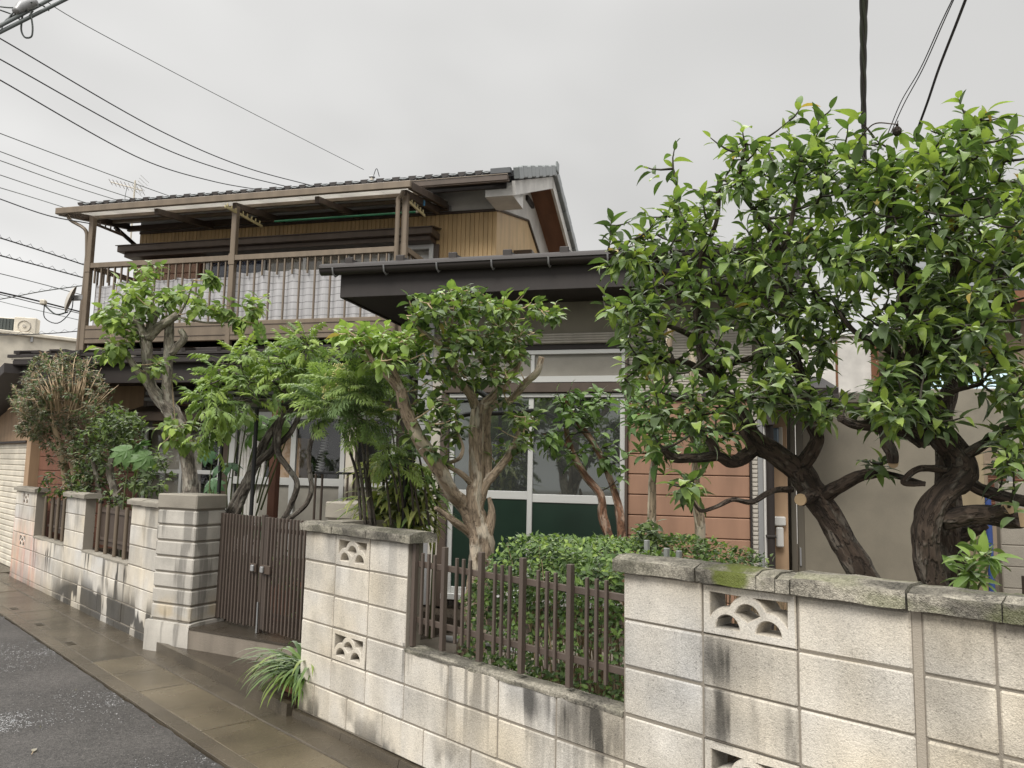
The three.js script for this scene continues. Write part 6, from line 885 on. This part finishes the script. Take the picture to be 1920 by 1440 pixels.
for (const [x, y, d, i] of [[1213, 1020, 4.05, 1], [1250, 1035, 3.95, 2], [1273, 1040, 3.9, 3]]) { const p = at(x, y, d), t = thing('fence_stake', ['', 'grey stake top, leftmost of three above the coping', 'grey stake top, middle of three above the coping', 'grey stake top, rightmost of three above the coping'][i], 'stake', [p.x, 0.44, p.z]); mesh('shaft', cbox(-0.012, 0.012, 0, p.y - 0.42, -0.012, 0.012, 0.003), M.aluGrey, t); }
// ---------------------------------------------------------------- left: garage and far building
{
  const t = thing('garage', 'tan garage with a white roller shutter at the left edge', 'garage', [-13.2, 0, -0.2]);
  mesh('wall', [cbox(-2, 1.3, 1.98, 2.75, -0.1, 0.02, 0), cbox(1.3, 1.56, 0, 2.75, -0.1, 0.04, 0.005), cbox(1.52, 1.56, 0, 2.75, -4, -0.1, 0)], M.tan, t);
  const sh = mesh('shutter_track', [cbox(1.25, 1.3, 0, 1.98, -0.06, 0.03)], M.soffit, t); for (let k = 0; k < 22; k++) mesh('shutter_slat', cbox(-2, 1.25, 0.01 + k * 0.09, 0.094 + k * 0.09, -0.03 - 0.012, 0.0, 0.014), M.cream, t); mesh('lintel', cbox(-2, 1.3, 1.985, 2.02, 0.02, 0.06), M.dark, t);
  mesh('roof', quadSlab(V(-2, 2.45, 0.6), V(2.2, 3.1, 0.6), V(2.2, 3.1, -4.5), V(-2, 2.45, -4.5), 0.14), M.dark, t); mesh('ground_sill', cbox(-2, 1.3, -0.03, 0.012, -0.1, 0.25, 0), M.kerb, t);
}
{
  const t = thing('apartment_building', 'pale cream far building with a gridded window at the left edge', 'building', [-25, 0, -6]);
  mesh('wall', cbox(-14, 0, 0, 5.45, -9, 10, 0.02), M.cream, t); mesh('parapet', cbox(-14.1, 0.1, 5.45, 5.56, -9.1, 10.1, 0.02), M.cream, t);
  const w = mesh('window', [cbox(0.02, 0.1, 4.25, 4.35, 3.1, 5.2), cbox(0.02, 0.1, 3.2, 3.3, 3.1, 5.2), cbox(0.02, 0.1, 3.3, 4.25, 3.1, 3.18), cbox(0.02, 0.1, 3.3, 4.25, 3.45, 3.52)], M.alu, t); mesh('pane', cbox(0.01, 0.04, 3.3, 4.25, 3.18, 5.2, 0), M.frost, w); for (let k = 0; k < 6; k++) mesh('grille_bar', cbox(0.1, 0.12, 3.3, 4.25, 3.56 + k * 0.28, 3.58 + k * 0.28, 0), M.aluGrey, w); for (let k = 0; k < 4; k++) mesh('grille_bar', cbox(0.1, 0.12, 3.45 + k * 0.2, 3.47 + k * 0.2, 3.5, 5.2, 0), M.aluGrey, w);
  for (const [x, y, lab, dark] of [[17, 612, 'dark-grilled air conditioner unit, left of two on the far cream roof', 1], [56, 612, 'pale air conditioner unit with round fan, right of two on the far cream roof', 0]]) {
    const p = at(x, y, 24), a = thing('air_conditioner', lab, 'air conditioner', p, 1.1); mesh('casing', cbox(-0.38, 0.22, -0.3, 0.24, -0.2, 0.2, 0.02), M.cream, a);
    if (dark) { for (let k = 0; k < 6; k++) mesh('grille_bar', cbox(-0.34 + k * 0.09, -0.3 + k * 0.09, -0.26, 0.2, 0.201, 0.22, 0), M.wireGrey, a); mesh('coil', cbox(-0.35, 0.2, -0.27, 0.21, 0.19, 0.203, 0), M.wireGrey, a); }
    else { const f = new THREE.TorusGeometry(0.17, 0.015, 6, 20); f.translate(-0.1, -0.03, 0.21); mesh('fan_guard', f, M.beige, a); mesh('fan_hub', new THREE.CylinderGeometry(0.05, 0.05, 0.03, 12).rotateX(Math.PI / 2).translate(-0.1, -0.03, 0.21), M.beige, a); }
    mesh('feet', [cbox(-0.3, -0.24, -0.5, -0.3, -0.2, 0.2, 0), cbox(0.1, 0.16, -0.5, -0.3, -0.2, 0.2, 0)], M.aluGrey, a);
  }
}
// ---------------------------------------------------------------- overhead wires
function wire(label, pts, r, m = M.wire, group, sag = 0, curl) {
  const P = pts.map(([x, y, d]) => at(x, y, d)), t = thing('overhead_wire', label, 'wire', P[0], 0, group);
  const c = new THREE.CatmullRomCurve3(P, false, 'centripetal'), n = 48, Q = c.getPoints(n).map((p, i) => p.sub(t.position).add(V(0, -sag * 4 * (i / n) * (1 - i / n), 0)));
  mesh('cable', tube(Q, Q.map(() => r), 6), m, t);
  if (curl) { const S = []; for (let i = 0; i <= n * 8; i++) { const f = i / 8, k = Math.min(n - 1, Math.floor(f)); S.push(Q[k].clone().lerp(Q[k + 1], f - k).add(V(0, 0.035 + 0.03 * Math.cos(f * 1.6), 0.02 * Math.sin(f * 1.6)))); } mesh('lashing', tube(S, S.map(() => r * 0.28), 4), m, t); }
  return t;
}
const W3 = 'dark wires slanting down to the tiled roof';
wire('upper of the three dark wires slanting down to the tiled roof', [[-60, 38, 8], [0, 72, 8.6], [300, 245, 11], [455, 312, 12.5], [600, 352, 14]], 0.008, M.wire, W3);
wire('middle of the three dark wires slanting down to the tiled roof', [[-60, 78, 8], [0, 111, 8.6], [300, 275, 11], [440, 325, 12.5], [560, 355, 14]], 0.008, M.wire, W3);
wire('lowest of the three dark wires slanting down to the tiled roof', [[-60, 116, 8], [0, 150, 8.6], [270, 300, 11], [400, 340, 12.5], [500, 358, 14]], 0.008, M.wire, W3);
wire('thin pale wire running from the top left to the bracket on the roof', [[60, -20, 7], [110, 18, 7.5], [300, 122, 9], [520, 236, 10.8], [682, 318, 12.4]], 0.004, M.wireGrey);
const W5 = 'thin wires behind the television aerial';
[[[-40, 233], [0, 250], [200, 325], [330, 372]], [[-40, 270], [0, 284], [140, 336], [260, 376]], [[-40, 288], [0, 301], [130, 347], [235, 380]], [[-40, 315], [0, 328], [90, 358], [180, 386]], [[-40, 340], [0, 352], [60, 370], [130, 392]]].forEach((p, i) => wire(['topmost', 'second', 'third', 'fourth', 'lowest'][i] + ' of the five thin wires passing behind the aerial', p.map((q, k) => [...q, 16 + k * 3]), 0.012, M.wireGrey, W5));
wire('wire running to the left balcony post just under the canopy', [[-40, 358, 9], [0, 373, 9.2], [90, 404, 9.4], [168, 419, 9.5]], 0.007);
wire('upper lashed cable left of the balcony post', [[-60, 427, 13], [0, 446, 14], [80, 471, 15], [165, 499, 16]], 0.013, M.wire, undefined, 0, true);
wire('lower lashed cable left of the balcony post', [[-60, 462, 13], [0, 479, 14], [80, 500, 15], [165, 523, 16]], 0.013, M.wire, undefined, 0, true);
wire('plain wire below the two lashed cables', [[-60, 500, 15], [0, 513, 16], [80, 533, 17], [165, 556, 18]], 0.009, M.wireGrey);
wire('thick paired cable ending near the satellite dish', [[-60, 535, 11], [0, 548, 11.5], [70, 564, 12.5], [160, 587, 13.5]], 0.013);
wire('thin cable just under the thick paired cable', [[-60, 540, 11], [0, 552, 11.5], [70, 569, 12.5], [160, 590, 13.5]], 0.007);
wire('wire rising to the right across the thick paired cable', [[-60, 570, 20], [0, 561, 20], [80, 546, 19], [165, 534, 18]], 0.012, M.wireGrey, undefined, 0, true);
wire('faint wire above the cream roof', [[-60, 548, 22], [0, 565, 22], [80, 584, 21], [165, 604, 20]], 0.009, M.wireGrey);
wire('lowest lashed cable crossing the cream building', [[-60, 629, 18], [0, 628, 18], [80, 626, 17.5], [170, 619, 17]], 0.011, M.wire, undefined, 0, true);
{
  const P = (x, y, d) => at(x, y, d), o = P(60, 25, 6), t = thing('cable_junction', 'tangle of cables and looped slack on the thick wires at the top left corner', 'cable', o), rel = (l) => l.map(([x, y, d]) => P(x, y, d).sub(o));
  for (const l of [[[-50, 72, 5.5], [0, 48, 5.8], [110, -10, 6.3]], [[-50, 85, 5.5], [0, 60, 5.8], [140, -10, 6.3]]]) mesh('main_cable', tube(rel(l), [0.014, 0.014, 0.014], 7, 0, 1, 6), M.wireGrey, t);
  mesh('slack_loop', tube(rel([[42, 28, 6], [40, 58, 6], [47, 70, 6], [58, 69, 6], [61, 55, 6], [57, 22, 6]]), Array(6).fill(0.007), 6, 0, 1, 6), M.wireGrey, t);
  mesh('closure', tube(rel([[28, 22, 5.95], [45, 10, 6], [68, 2, 6.05]]), [0.03, 0.04, 0.03], 10, 0.2, 3, 5), M.aluGrey, t);
  for (const l of [[[-20, 12, 5.9], [20, 26, 6], [45, 38, 6], [62, 20, 6]], [[0, 60, 5.85], [14, 35, 5.95], [50, 18, 6]], [[10, 42, 5.9], [30, 20, 6], [75, 8, 6.1], [92, 20, 6.15]], [[-20, 10, 6], [30, 14, 6], [60, 4, 6]]]) mesh('small_cable', tube(rel(l), l.map(() => 0.006), 5, 0, 1, 6), M.wireGrey, t);
}
{
  const P = (x, y, d) => at(x, y, d), o = P(1619, 150, 3.4), t = thing('service_cable_bundle', 'thick twisted cable bundle dropping straight down into the right citrus', 'cable', o), ax = [[1620, -40, 2.5], [1619, 60, 3.0], [1619, 150, 3.6], [1620, 250, 4.4], [1622, 320, 5]];
  const c = new THREE.CatmullRomCurve3(ax.map((q) => P(...q).sub(o)));
  for (let k = 0; k < 4; k++) { const S = []; for (let i = 0; i <= 70; i++) { const p = c.getPoint(i / 70), a = i * 0.16 + k * 1.57; S.push(p.add(V(Math.cos(a) * 0.0075, 0, Math.sin(a) * 0.0075))); } mesh('strand', tube(S, S.map(() => 0.0072), 6), k % 2 ? M.wire : M.wireGrey, t); }
}
wire('thin twisted wire pair entering the right citrus, left strand', [[1795, -20, 4.2], [1766, 40, 4.5], [1725, 130, 5], [1690, 190, 5.4], [1665, 250, 5.8]], 0.0035);
wire('thin twisted wire pair entering the right citrus, right strand', [[1797, -20, 4.2], [1770, 40, 4.52], [1730, 130, 5], [1695, 195, 5.4], [1668, 255, 5.8]], 0.0035);
wire('single dark cable slanting into the right edge of the citrus crown', [[1818, -20, 4], [1795, 40, 4.3], [1760, 130, 4.8], [1738, 195, 5.2], [1712, 265, 5.6]], 0.008);
// ---------------------------------------------------------------- small things
{
  const p = at(1682, 246, 2.95), t = thing('dried_fruit', 'brown shrivelled fruit hanging at the top of the right citrus', 'fruit', p), g = new THREE.SphereGeometry(0.017, 14, 10), q = g.attributes.position; for (let i = 0; i < q.count; i++) { const k = 1 + 0.18 * (vn(q.getX(i) * 220, q.getY(i) * 220 + q.getZ(i) * 160, 3) - 0.5); q.setXYZ(i, q.getX(i) * k, q.getY(i) * k * 1.1, q.getZ(i) * k); } g.computeVertexNormals(); mesh('skin', g, M.barkDark, t); mesh('stalk', tube([V(0, 0.017, 0), V(0.005, 0.04, 0)], [0.002, 0.002], 5), M.twigDark, t);
  const l = atY(62, 1410, -0.005), d = thing('fallen_leaf', 'small dry twig and leaf lying on the wet road', 'leaf', l); mesh('blade', leafGeo(0.07, 0.03, 0.1, 0.3).rotateX(-1.5).rotateY(1.2), leafMat([0.3, 0.26, 0.16], 0.1), d); mesh('stalk', tube([V(0, 0.003, 0), V(0.05, 0.004, 0.02)], [0.0025, 0.002], 5), M.twig, d);
}
renderer.render(scene, camera);
